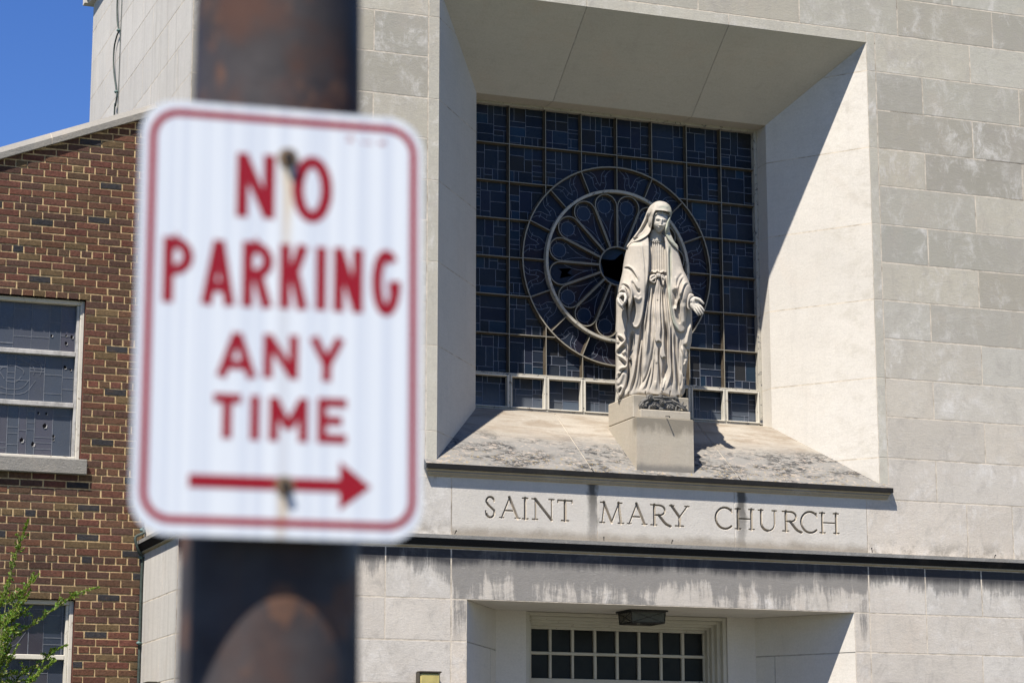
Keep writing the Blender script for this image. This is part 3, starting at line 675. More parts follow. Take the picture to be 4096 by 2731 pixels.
# stepped casing round the opening
for i, (ins, y) in enumerate(((0.0, 0.905), (0.035, 0.96), (0.062, 1.02), (0.085, 1.08))):
    w = 0.040 if i < 3 else 0.032
    f.bevbox(7.747 + ins, 7.747 + ins + w, y, y + 0.12, 0.14, DZ - 0.002 - ins * .9, 0.004)
    f.bevbox(9.785 - ins - w, 9.785 - ins, y, y + 0.12, 0.14, DZ - 0.002 - ins * .9, 0.004)
    f.bevbox(7.747 + ins + w, 9.785 - ins - w, y, y + 0.12, DZ - 0.034 - ins * .9, DZ - 0.003 - ins * .9, 0.004)
casing = f.build('door_casing', [M_DOORW], church)
f = MB(); zt, zm, zb = 3.314, 3.092, 2.861; bw = 0.028
f.bevbox(TX0 - 0.02, TX1 + 0.02, TY - 0.012, TY + 0.05, zt, zt + 0.055, 0.004); f.bevbox(TX0 - 0.02, TX1 + 0.02, TY - 0.012, TY + 0.05, zb - 0.060, zb, 0.004)
f.bevbox(TX0 - 0.02, TX1 + 0.02, TY - 0.008, TY + 0.04, zm - bw / 2, zm + bw / 2, 0.005)
for k in range(9):
    x = TX0 + (TX1 - TX0) * k / 8
    for a, c in ((zb, zm - bw / 2), (zm + bw / 2, zt)):
        f.bevbox(x - bw / 2 + random.uniform(-.002, .002), x + bw / 2 + random.uniform(-.002, .002), TY - 0.006, TY + 0.04, a, c, 0.005)
trans = f.build('transom_window', [M_DOORW], church)
for r in range(2):
    for k in range(8):
        p = MB(); x = TX0 + (TX1 - TX0) * k / 8; w = (TX1 - TX0) / 8; a, c = ((zm, zt), (zb, zm))[r]
        ty = random.uniform(-.002, .002)
        p.mesh([(x, TY + .022 + ty, a), (x + w, TY + .022 - ty, a), (x + w, TY + .024, c), (x, TY + .024, c)], [(0, 1, 2, 3)]); p.build('pane', [M_BLACKGL], trans)
dr = MB()
for s in (0, 1):
    x0 = 7.90 + s * 0.87; x1 = x0 + 0.86
    dr.bevbox(x0, x1, 1.16, 1.20, 0.14, 2.79, 0.004)
    for za, zb2 in ((0.35, 1.0), (1.2, 2.55)): dr.bevbox(x0 + 0.13, x1 - 0.13, 1.148, 1.165, za, zb2, 0.006)
door = dr.build('double_door', [M_DOOR], church)
h = MB()
for x in (8.72, 8.81): h.tube([(x, 1.16, 1.0), (x, 1.10, 1.02), (x, 1.10, 1.24), (x, 1.16, 1.26)], 0.012, 8)
h.build('handle', [M_BRONZE], door)
c_ = MB(); c_.box(7.75, 9.78, 1.24, 1.26, 0.0, DZ); c_.build('vestibule_screen', [M_DARK], church)

# ---- the big stained glass window
CELL = 0.374; GX = CX + 0.006; GZ = EYE + 5.222; WYF = 1.07; GY = WYF + 0.055
rows = [EYE + v * 20.42 for v in (.3292, .3101, .2918, .2738, .2555, .2374, .2190, .2000, .1838)]
cols = [GX + CELL * k for k in range(-4, 5)]
RO, RI, RH = 0.985, 0.742, 0.19
win = thing('stained_glass_window', (CX, WYF, 5.35), None, None)
del_keys = [k for k in win.keys()]
win.parent = church; win.location = (0, 0, 0); ORG[win.name] = ORG[church.name].copy()
fr = MB()
fr.bevbox(WL, cols[0] + 0.010, WYF - 0.012, WYF + 0.09, rows[8], rows[0] + 0.03, 0.003); fr.bevbox(cols[8] - 0.010, WR, WYF - 0.012, WYF + 0.09, rows[8], rows[0] + 0.03, 0.003)
fr.bevbox(cols[0] + .010, cols[8] - .010, WYF - 0.012, WYF + 0.09, rows[0] - 0.008, rows[0] + 0.03, 0.003); fr.bevbox(cols[0] + .010, cols[8] - .010, WYF - 0.010, WYF + 0.09, rows[8] - 0.012, rows[8] + 0.006, 0.003)
fr.build('frame', [M_PEEL], win)
bars = MB()
def bar(p, q, w=0.0075, dep=0.048, y0=WYF, w2=0.024):
    # steel T bar: narrow nose (edge colour) on a broader web
    p, q = Vector((p[0], 0, p[1])), Vector((q[0], 0, q[1])); dd = (q - p).normalized(); n = Vector((dd.z, 0, -dd.x))
    def slab(hw, ya, yb, m, mside):
        c = [p - n * hw, q - n * hw, q + n * hw, p + n * hw]
        A = [(v.x, ya, v.z) for v in c]; B = [(v.x, yb, v.z) for v in c]
        bars.mesh(A + B, [(0, 1, 2, 3)], m); bars.mesh(A + B, [(0, 1, 5, 4), (1, 2, 6, 5), (2, 3, 7, 6), (3, 0, 4, 7)], mside)
    slab(w / 2, y0, y0 + dep, 1, 0); slab(w2 / 2, y0 + dep - 0.012, y0 + dep + 0.012, 0, 0)
def inside(x, z, r): return math.hypot(x - GX, z - GZ) < r
for k in range(1, 8):
    h = math.sqrt(max(0, RO ** 2 - (cols[k] - GX) ** 2))
    if h < 0.02: h = 0
    if h: bar((cols[k], rows[0]), (cols[k], GZ + h)); bar((cols[k], GZ - h), (cols[k], rows[7]))
    else: bar((cols[k], rows[0]), (cols[k], rows[7]))
for j in range(1, 7):
    h = RO ** 2 - (rows[j] - GZ) ** 2; h = math.sqrt(h) if h > 0.0004 else 0
    if h: bar((cols[0], rows[j]), (GX - h, rows[j]), y0=WYF + .0012); bar((GX + h, rows[j]), (cols[8], rows[j]), y0=WYF + .0012)
    else: bar((cols[0], rows[j]), (cols[8], rows[j]), y0=WYF + .0012)
bars.build('glazing_bars', [M_BAR, M_EDGE], win)
def ring(mb, r0, r1, ya, yb, n=72, mf=1, ms=0):
    P = lambda r, a, y: (GX + r * math.cos(a), y, GZ + r * math.sin(a))
    for k in range(n):
        a, c = 2 * math.pi * k / n, 2 * math.pi * (k + 1) / n
        mb.poly([P(r0, a, ya), P(r0, c, ya), P(r1, c, ya), P(r1, a, ya)], mf)
        mb.poly([P(r1, a, ya), P(r1, c, ya), P(r1, c, yb), P(r1, a, yb)], ms); mb.poly([P(r0, a, ya), P(r0, a, yb), P(r0, c, yb), P(r0, c, ya)], ms)
m = MB(); ring(m, RO - 0.006, RO + 0.006, WYF - 0.004, WYF + 0.05); ring(m, RO - 0.014, RO + 0.014, WYF + 0.038, WYF + 0.056, 72, 0, 0)
m.build('outer_ring', [M_BAR, M_EDGE], win)
m = MB(); ring(m, RI - 0.013, RI + 0.013, WYF - 0.016, WYF + 0.05, 72, 1, 1); m.build('inner_ring', [M_PEEL, M_PEEL], win)
bars = MB()
for k in range(16):
    a = R(22.5 * k + 90); bar((GX + RI * math.cos(a), GZ + RI * math.sin(a)), (GX + RO * math.cos(a), GZ + RO * math.sin(a)), 0.008, 0.045, WYF + 0.002)
def polybar(pts, w=0.008, y0=WYF + 0.003, dep=0.047):
    n = len(pts); nr = []
    for i in range(n):
        a = Vector(pts[max(i - 1, 0)]); c = Vector(pts[min(i + 1, n - 1)]); t = (c - a).normalized(); nr.append(Vector((t.y, -t.x)))
    for hw, ya, yb, mf in ((w / 2, y0, y0 + dep, 1), (w * 1.25, y0 + dep - .012, y0 + dep + .008, 0)):
        for i in range(n - 1):
            p, q = Vector(pts[i]), Vector(pts[i + 1]); c4 = [p - nr[i] * hw, q - nr[i + 1] * hw, q + nr[i + 1] * hw, p + nr[i] * hw]
            A = [(v.x, ya, v.y) for v in c4]; B = [(v.x, yb, v.y) for v in c4]
            bars.mesh(A + B, [(0, 1, 2, 3)], mf); bars.mesh(A + B, [(0, 1, 5, 4), (2, 3, 7, 6)], 0)
ring(bars, RH - 0.006, RH + 0.006, WYF, WYF + 0.05, 48)
half = R(11.25); RC = 0.600; RA = RC * math.sin(half)
for k in range(16):
    am = R(22.5 * k + 11.25 + 90); er = Vector((math.cos(am), math.sin(am))); et = Vector((-er.y, er.x)); o = Vector((GX, GZ))
    off = 0.0046
    loop = [o + er * (RH * math.cos(half) + .004) + et * (RH * math.sin(half) - off)]
    tang = RC * math.cos(half) * math.cos(half)
    for t in range(0, 19):
        th = R(101 - t * 202 / 18); rr = RA - off
        loop.append(o + er * (RC + 0.005 + rr * math.cos(th)) + et * (rr * math.sin(th)))
    loop.append(o + er * (RH * math.cos(half) + .004) - et * (RH * math.sin(half) - off))
    polybar([(p.x, p.y) for p in loop], 0.0088, WYF + 0.003 + 0.0013 * (k % 2))
bars.build('rose_tracery', [M_BAR, M_EDGE], win)
# glass: coloured quarries and lead lines
rg = random.Random(3)
BLUES = [(.010, .019, .036), (.011, .021, .040), (.011, .026, .050), (.009, .015, .027), (.014, .020, .028), (.010, .020, .036), (.020, .019, .017), (.012, .016, .034)]
BR = [(.010, .036, .072), (.011, .034, .062), (.016, .017, .018)]
gl = MB()
def lead(p, q, w=0.0045, y=GY - 0.003, m=1):
    p, q = Vector(p), Vector(q); t = (q - p)
    if t.length < 1e-5: return
    t.normalize(); n = Vector((t.y, -t.x)) * (w / 2)
    c4 = [p - n, q - n, q + n, p + n]; y = y - rg.uniform(0, 0.0009)
    A = [(v.x, y, v.y) for v in c4]; B = [(v.x, y + 0.003, v.y) for v in c4]
    gl.mesh(A + B, [(0, 1, 2, 3), (0, 1, 5, 4), (2, 3, 7, 6)], m)
def clipcircle(p, q, r):
    """the part of a horizontal / vertical segment outside the circle"""
    n = 12; out = []
    pts = [(p[0] + (q[0] - p[0]) * i / n, p[1] + (q[1] - p[1]) * i / n) for i in range(n + 1)]
    run = []
    for a in pts:
        if not inside(*a, r): run.append(a)
        else:
            if len(run) > 1: out.append((run[0], run[-1]))
            run = []
    if len(run) > 1: out.append((run[0], run[-1]))
    return out
def quarry(x0, x1, z0, z1, depth, m=1):
    w, h = x1 - x0, z1 - z0
    if depth == 0 or (min(w, h) < 0.085 and rg.random() < 0.7) or max(w, h) < 0.10:
        cor = [(x0, z0), (x1, z0), (x1, z1), (x0, z1)]
        if all(inside(a, c, RO - 0.01) for a, c in cor): return
        t = rg.choice(BLUES if rg.random() < 0.90 else BR); k = rg.uniform(0.40, 0.85)
        tl = rg.uniform(-.0012, .0012); tl2 = rg.uniform(-.0012, .0012)
        gl.poly([(x0, GY + tl, z0), (x1, GY + tl2, z0), (x1, GY - tl, z1), (x0, GY - tl2, z1)], 0, tuple(v * k for v in t)); return
    f = rg.choice([.26, .33, .36, .5, .62, .68, .74])
    if (w > h * 0.95 and rg.random() < 0.8) or w > h * 1.5:
        c = x0 + w * f
        for s in clipcircle((c, z0), (c, z1), RO): lead(*s, m=m)
        quarry(x0, c, z0, z1, depth - 1, m); quarry(c, x1, z0, z1, depth - 1, m)
    else:
        c = z0 + h * f
        for s in clipcircle((x0, c), (x1, c), RO): lead(*s, m=m)
        quarry(x0, x1, z0, c, depth - 1, m); quarry(x0, x1, c, z1, depth - 1, m)
for i in range(8):
    for j in range(8):
        quarry(cols[i], cols[i + 1], rows[j + 1], rows[j], 4 if rg.random() < 0.75 else 3)
# disc glass in the rose: annulus panels, petals, hub (broken)
PUR = [(.015, .014, .030), (.021, .013, .021), (.011, .017, .033), (.010, .019, .038)]
def pol(r, a): return (GX + r * math.cos(a), GZ + r * math.sin(a))
DY_ = GY - 0.0045
def sect(r0, r1, a0, a1, n, t, y=DY_):
    for k in range(n):
        a, c = a0 + (a1 - a0) * k / n, a0 + (a1 - a0) * (k + 1) / n
        p = [pol(r0, a), pol(r1, a), pol(r1, c), pol(r0, c)]
        gl.poly([(x, y, z) for x, z in p], 0, t)
for k in range(16):
    a0 = R(22.5 * k + 90)
    for i in range(3): sect(RI, RO, a0 + half * 2 * i / 3, a0 + half * 2 * (i + 1) / 3, 2, tuple(.62 * q for q in PUR[(k + i) % 4]))
    for s in (0, 1):       # wavy flame lines
        prev = None; sg = 1 if s else -1
        for t in range(11):
            u = t / 10; r = RI + (RO - RI) * (0.05 + 0.90 * u); w = 0.5 + sg * (0.06 + 0.34 * u ** 1.3 + 0.07 * math.sin(u * 6.3))
            p = pol(r, a0 + 2 * half * w)
            if prev: lead(prev, p, 0.0042, DY_ - .002)
            prev = p
        prev = None
        for t in range(9):
            u = t / 8; r = RI + (RO - RI) * (0.30 + 0.62 * u); w = 0.5 + sg * (0.00 + 0.22 * u ** 1.5 + 0.03 * math.sin(u * 6.3))
            p = pol(r, a0 + 2 * half * w)
            if prev: lead(prev, p, 0.0042, DY_ - .002)
            prev = p
        for u in (.38, .68): lead(pol(RI + (RO - RI) * (.05 + .9 * u), a0 + 2 * half * (.5 + sg * (.06 + .34 * u ** 1.3))), pol(RI + (RO - RI) * (.1 + .85 * u), a0 + 2 * half * (.5 + sg * .18 * u)), 0.004, DY_ - .002)
HOLE_P = 4            # the petal with a broken pane (towards the left)
for k in range(16):
    a0 = R(22.5 * k + 90); am = a0 + half
    hole = (k == HOLE_P)
    for i in range(4):
        c = tuple(.62 * q for q in PUR[(k * 3 + i) % 4])
        r0, r1 = RH + (RI - RH) * i / 4, RH + (RI - RH) * (i + 1) / 4
        if hole and i == 2:
            sect(r0, r1, a0, a0 + half * 0.55, 1, c); sect(r0, r1, a0 + half * 1.35, a0 + 2 * half, 1, c)
            x = [pol(r0, a0 + half * .55), pol(r0 + .05, a0 + half * 1.0), pol(r0, a0 + half * 1.35)]; gl.poly([(p, DY_, q) for p, q in x], 0, c)
            x = [pol(r1, a0 + half * .55), pol(r1 - .03, a0 + half * .8), pol(r1, a0 + half * 1.35)]; gl.poly([(p, DY_, q) for p, q in x], 0, c)
        else: sect(r0, r1, a0, a0 + 2 * half, 2, c)
    # medallion, its ring, and the stems running to the hub
    if not hole:
        cpt = Vector(pol(RC + .005, am)); n = 20; rr = 0.070
        gl.poly([(cpt.x + rr * math.cos(6.2832 * i / n), DY_ - .001, cpt.y + rr * math.sin(6.2832 * i / n)) for i in range(n)], 0, (.009, .022, .046))
        ptsr = [(cpt.x + rr * math.cos(6.2832 * i / n), cpt.y + rr * math.sin(6.2832 * i / n)) for i in range(n + 1)]
        for p, q in zip(ptsr[:-1], ptsr[1:]): lead(p, q, 0.0045, DY_ - .003)
        for i in range(6):
            w = am + i * math.pi / 3; lead((cpt.x + rr * math.cos(w), cpt.y + rr * math.sin(w)), (cpt.x + (rr + .035) * math.cos(w), cpt.y + (rr + .035) * math.sin(w)), 0.004, DY_ - .002)
    for s in (-1, 1):
        prev = None
        for t in range(8):
            u = t / 7; p = pol(0.30 + 0.24 * u, am + s * half * (0.03 + 0.75 * u ** 1.5))
            if prev: lead(prev, p, 0.0042, DY_ - .002)
            prev = p
    lead(pol(RH + .02, am), pol(0.30, am), 0.0042, DY_ - .002)
    lead(pol(0.26, a0 + .03), pol(0.26, a0 + 2 * half - .03), 0.004, DY_ - .002)
HUB = [(-.166, .072), (-.12, .068), (-.06, .066), (-.007, .075), (.033, .115), (.075, .147), (.10, .06), (.111, -.06), (.07, -.12), (.031, -.145), (-.05, -.12), (-.128, -.095), (-.132, -.05), (-.145, .0)]
bmh = bmesh.new()
outer = [bmh.verts.new((GX + RH * math.cos(6.2832 * i / 40), DY_, GZ + RH * math.sin(6.2832 * i / 40))) for i in range(40)]
inner = [bmh.verts.new((GX + x, DY_, GZ + z)) for x, z in HUB]
ed = [bmh.edges.new((l[i], l[(i + 1) % len(l)])) for l in (outer, inner) for i in range(len(l))]
bmesh.ops.triangle_fill(bmh, use_beauty=True, use_dissolve=False, edges=ed)
bmh.verts.index_update()
for fc in bmh.faces: gl.poly([v.co[:] for v in fc.verts], 0, (.012, .026, .045))
bmh.free()
gl.build('leaded_glass', [M_GLASS, M_LEAD], win)
# dark lining behind the glass
m = MB(); m.box(WL - .3, WR + .3, 1.9, 1.92, 5.2, 8.6); m.poly([(WL - .3, 1.13, 5.2), (WR + .3, 1.13, 5.2), (WR + .3, 1.9, 5.2), (WL - .3, 1.9, 5.2)]); m.poly([(WL - .3, 1.13, 8.6), (WR + .3, 1.13, 8.6), (WR + .3, 1.9, 8.6), (WL - .3, 1.9, 8.6)])
for x in (WL - .3, WR + .3): m.poly([(x, 1.13, 5.2), (x, 1.9, 5.2), (x, 1.9, 8.6), (x, 1.13, 8.6)])
m.build('inner_lining', [M_DARK], win)
# opening hopper lights in the bottom row: white frames
for k in range(8):
    m = MB(); x0, x1, z0, z1 = cols[k] + 0.0085, cols[k + 1] - 0.0085, rows[8] + 0.008, rows[7] - 0.0075
    w = 0.0165; y0, y1 = WYF - 0.018, WYF + 0.046
    for a, c, e, h in ((x0, x0 + w, z0, z1), (x1 - w, x1, z0, z1), (x0 + w, x1 - w, z0, z0 + w * .8), (x0 + w, x1 - w, z1 - w, z1)): m.bevbox(a, c, y0, y1, e, h, 0.004)
    m.build('hopper_frame', [M_WHITE], win)
m = MB()
for k in range(1, 8): m.bevbox(cols[k] - 0.0080, cols[k] + 0.0080, WYF - 0.012, WYF + 0.05, rows[8] + .01, rows[7] - .006, 0.003)
m.bevbox(cols[0] + .011, cols[8] - .011, WYF - 0.010, WYF + 0.05, rows[7] - 0.0055, rows[7] + 0.012, 0.003)
m.build('hopper_mullions', [M_PEEL], win)

# ---- pedestal growing out of the sill
p = MB(); PX0, PX1 = 8.483, 9.050
def wedge(mb, x0, x1, y0, y1, ztop, lift=0.0, mi=0, c=0.006, t=(1, 1, 1)):
    # block whose underside follows the sill, arrises softened
    zb = lambda y: zs(y) - 0.03
    top = [(x0 + c, y0 + c, ztop), (x1 - c, y0 + c, ztop), (x1 - c, y1, ztop), (x0 + c, y1, ztop)]
    upper = [(x0, y0, ztop - c), (x1, y0, ztop - c), (x1, y1, ztop - c), (x0, y1, ztop - c)]
    low = [(x0, y0, zb(y0)), (x1, y0, zb(y0)), (x1, y1, max(zb(y1), -9)), (x0, y1, zb(y1))]
    mb.mesh(top + upper + low, [(0, 1, 2, 3)] + [(k, (k + 1) % 4, (k + 1) % 4 + 4, k + 4) for k in range(4)] + [(k + 4, (k + 1) % 4 + 4, (k + 1) % 4 + 8, k + 8) for k in range(4)], mi, t)
wedge(p, PX0, PX1, 0.001, 0.66, EYE + 3.562)
p.bevbox(PX0 + 0.001, PX1 - 0.003, 0.080, 0.66, EYE + 3.566, EYE + 3.779, 0.008)
p.bevbox(PX0 + 0.055, PX1 - 0.012, 0.030, 0.085, EYE + 3.563, EYE + 3.640, 0.006)          # ledge that carries the roses
pedestal = p.build('pedestal', [M_PLINTH, M_JOINT], church)
rs_ = MB(); rq = random.Random(5)
def rose(cx, cz, r, y=0.072):
    n = 36; m_ = 12; vs = []; fs = []
    for i in range(m_ + 1):
        for k in range(n):
            rho = i / m_; a = 2 * math.pi * k / n
            pet = 1 + 0.07 * math.cos(5 * a + cx * 40) * rho
            h = 0.042 * (1 - rho ** 2.2) + 0.012 * math.cos(rho * 18 - a * 1.0 + cx * 9) * (0.35 + 0.65 * rho) * (rho < 0.98)
            vs.append((cx + r * pet * rho * math.cos(a), y - h * r / 0.042, cz + r * pet * rho * math.sin(a)))
    for i in range(m_):
        for k in range(n): fs.append((i * n + k, i * n + (k + 1) % n, (i + 1) * n + (k + 1) % n, (i + 1) * n + k))
    rs_.mesh(vs, fs)
def leafc(cx, cz, r, ang, y=0.068):
    ca, sa = math.cos(ang), math.sin(ang); n = 8; vs = []; fs = []
    for i in range(n + 1):
        u = i / n; w = math.sin(u * math.pi) ** 0.8 * r * 0.42
        for k, t in enumerate((-1, -.5, 0, .5, 1)):
            h = 0.022 - 0.014 * abs(t) + (-0.006 if t == 0 else 0)
            x, z = (u - .5) * 2 * r, t * w; vs.append((cx + x * ca - z * sa, y - h, cz + x * sa + z * ca))
    for i in range(n):
        for k in range(4): fs.append((i * 5 + k, i * 5 + k + 1, i * 5 + k + 6, i * 5 + k + 5))
    rs_.mesh(vs, fs)
KX, KZ = 0.00205, 0.00212       # metres per traced unit
pxx = lambda x: PX0 + 0.012 + (x - 2532) * (PX1 - PX0 - .012) / 225.0
pzz = lambda y, x: EYE + 3.777 - (y - 1577 - (x - 2532) * 0.067) * 0.00239
ROSES = [(2565, 1622, .040), (2611, 1621, .043), (2642, 1609, .040), (2672, 1630, .040), (2594, 1592, .040), (2640, 1589, .030), (2700, 1594, .028)]
for x, z, r in ROSES: rose(pxx(x), pzz(z, x), r)
for x, z, r, a in ((2572, 1601, .032, .5), (2590, 1630, .028, 1.3), (2640, 1634, .036, .1), (2671, 1606, .040, .15), (2698, 1634, .026, 1.4), (2713, 1634, .026, 1.2), (2692, 1612, .036, -.5), (2725, 1614, .026, 1.2), (2734, 1625, .028, .6),
                   (2622, 1596, .034, -.2), (2660, 1593, .036, -.3), (2682, 1622, .03, -.4), (2580, 1612, .03, .7)):
    leafc(pxx(x), pzz(z, x), r, a)
for (x0, z0, x1, z1) in ((2690, 1604, 2742, 1640), (2680, 1600, 2736, 1630), (2700, 1620, 2745, 1645), (2610, 1588, 2700, 1592), (2600, 1600, 2640, 1598)):
    rs_.tube([(pxx(x0), 0.058, pzz(z0, x0)), (pxx((x0 + x1) / 2), 0.050, pzz((z0 + z1) / 2, (x0 + x1) / 2)), (pxx(x1), 0.058, pzz(z1, x1))], 0.009, 8)
rs_.ball((pxx(2640), 0.082, pzz(1612, 2640)), 0.10, 8, 0, (2.1, 0.25, 0.72))
rs_.build('rose_carving', [M_ROSE], pedestal, smooth=True)

# ------------------------------------------------------------------ brick wing beside the church
BY = 1.38; BX0 = -3.2; BX1 = 4.290
wing = thing('brick_building', (0.6, BY, 0), 'red brown brick gable wing with tan mortar and a raked grey stone coping', 'building')
rake = lambda x: EYE + 5.780 + 0.402 * (x - 2.879)
BW = [(2.20, 3.700, 4.690, 6.156), (2.20, 3.700, 1.88, 3.466)]
def brick_colour():
    r = random.random(); k = random.uniform(0.82, 1.15)
    if r < 0.68: c = (0.112 + random.uniform(-.018, .020), 0.056 + random.uniform(-.006, .006), 0.037)
    elif r < 0.86: c = (0.086, 0.048, 0.036)
    elif r < 0.905: c = (0.036, 0.035, 0.038)
    else: c = (0.135, 0.092, 0.048)
    return tuple(v * k for v in c)
b = MB(); ROW = 0.0656; Z0 = 4.214 - 0.5 * ROW; rowi0 = -int(Z0 / ROW)
hole_x = [BX0, 2.20, 3.70, BX1]; hole_z = [0, 1.88, 3.466, 4.69, 6.156]
for i in range(3):
    for j in range(5):
        if i == 1 and j in (1, 3): continue
        xa, xb = hole_x[i], hole_x[i + 1]; za = hole_z[j]; zb_ = hole_z[j + 1] if j < 4 else 9.0
        q = clip([Vector((xa, BY, za)), Vector((xb, BY, za)), Vector((xb, BY, zb_)), Vector((xa, BY, zb_))], Vector((0.402, 0, -1)), -rake(0.0))
        if len(q) > 2: b.poly(q, 1)
mj = 0.0125
for r in range(rowi0, 60):
    za = Z0 + r * ROW; zt = za + ROW
    if zt < 0.03: continue
    head = (r % 6 == 0); Lb = 0.1020 if head else 0.2040
    off = 3.227 if head else (3.278 if (r % 2) else 3.379)
    k0 = int((BX0 - off) / Lb) - 1
    for k in range(k0, k0 + 90):
        xa, xb = off + k * Lb, off + (k + 1) * Lb
        if xb < BX0 or xa > BX1: continue
        pieces = [(max(xa, BX0), min(xb, BX1))]
        for (hx0, hx1, hz0, hz1) in BW:
            if hz0 < (za + zt) / 2 < hz1:
                new = []
                for (p, q) in pieces:
                    if hx0 >= q or hx1 <= p: new.append((p, q)); continue
                    if p < hx0 - .02: new.append((p, hx0 + mj * .5))
                    if q > hx1 + .02: new.append((hx1 - mj * .5, q))
                pieces = new
        for (p, q) in pieces:
            j = lambda s=0.0016: random.uniform(-s, s)
            x0, x1 = p + mj / 2 + j(), q - mj / 2 + j(); z0, z1 = za + mj / 2 + j(), zt - mj / 2 + j()
            if x1 - x0 < 0.015: continue
            z1a, z1b = min(z1, rake(x0)), min(z1, rake(x1))
            if z1b - z0 < 0.012: continue
            z1a = max(z1a, z0 + 0.001)
            f = BY - 0.0055 + j(0.0018); c = 0.003; t = brick_colour()
            o4 = [(x0, z0), (x1, z0 + j()), (x1 + j(), z1b), (x0 + j(), z1a)]
            cx_, cz_ = (x0 + x1) / 2, (z0 + z1) / 2
            i4 = [(a + (c if a < cx_ else -c), e + (c if n < 2 else -c) * min(1, (z1a - z0) / .05)) for n, (a, e) in enumerate(o4)]
            vs = [(a, BY + 0.002, e) for a, e in o4] + [(a, f + 0.003, e) for a, e in o4] + [(a, f, e) for a, e in i4]
            b.mesh(vs, [(8, 9, 10, 11)] + [(n, (n + 1) % 4, (n + 1) % 4 + 4, n + 4) for n in range(4)] + [(n + 4, (n + 1) % 4 + 4, (n + 1) % 4 + 8, n + 8) for n in range(4)], 0, t)
for (x0, x1, z0, z1) in BW:       # reveals
    b.poly([(x1, BY - .004, z0), (x1, BY + .2, z0), (x1, BY + .2, z1), (x1, BY - .004, z1)], 0, (.13, .05, .035)); b.poly([(x0, BY - .004, z0), (x0, BY + .2, z0), (x0, BY + .2, z1), (x0, BY - .004, z1)], 0, (.13, .05, .035))
b.build('brick_wall', [M_BRICK, M_BMORTAR], wing)
# the rest of the wing, closed
b = MB()
b.poly([(BX0, BY, 0), (BX0, 9, 0), (BX0, 9, rake(BX0)), (BX0, BY, rake(BX0))], 0, (.13, .05, .035)); b.poly([(BX0, 9, 0), (BX1, 9, 0), (BX1, 9, rake(BX1)), (BX0, 9, rake(BX0))], 0, (.13, .05, .035))
b.build('rear_wall', [M_BRICK], wing)
b = MB(); b.poly([(BX0, BY + .1, rake(BX0) - .05), (BX1, BY + .1, rake(BX1) - .05), (BX1, 9, rake(BX1) - .05), (BX0, 9, rake(BX0) - .05)]); b.poly([(BX0, BY + .35, 0), (BX1, BY + .35, 0), (BX1, BY + .35, rake(BX1) - .1), (BX0, BY + .35, rake(BX0) - .1)], 1)
b.build('roof', [M_ROOF, M_DARK], wing)
cop = MB(); xs_ = [BX0 - .1, -1.55, -0.1, 1.35, 2.36, 3.33, 4.286]
for xa, xb in zip(xs_[:-1], xs_[1:]):
    g_ = 0.003; p = []
    for x in (xa + g_, xb - g_):
        z = rake(x); p.append([(x, BY - 0.045, z), (x, BY - 0.045, z + 0.058), (x, BY + 0.05, z + 0.130), (x, BY + 0.30, z + 0.15), (x, BY + 0.30, z)])
    A, B = p
    for k in range(5): cop.poly([A[k], A[(k + 1) % 5], B[(k + 1) % 5], B[k]])
    cop.poly(A[::-1]); cop.poly(B)
    if xa > BX0:
        z = rake(xa); q = [(-.043, .002), (-.043, .056), (.05, .128), (.29, .147)]
        for (y0, h0), (y1, h1) in zip(q[:-1], q[1:]): cop.poly([(xa - .004, BY + y0, z + h0), (xa + .004, BY + y0, z + h0), (xa + .004, BY + y1, z + h1), (xa - .004, BY + y1, z + h1)], 1)
coping = cop.build('coping', [M_COPING, M_JOINT], wing)
rw = random.Random(11)
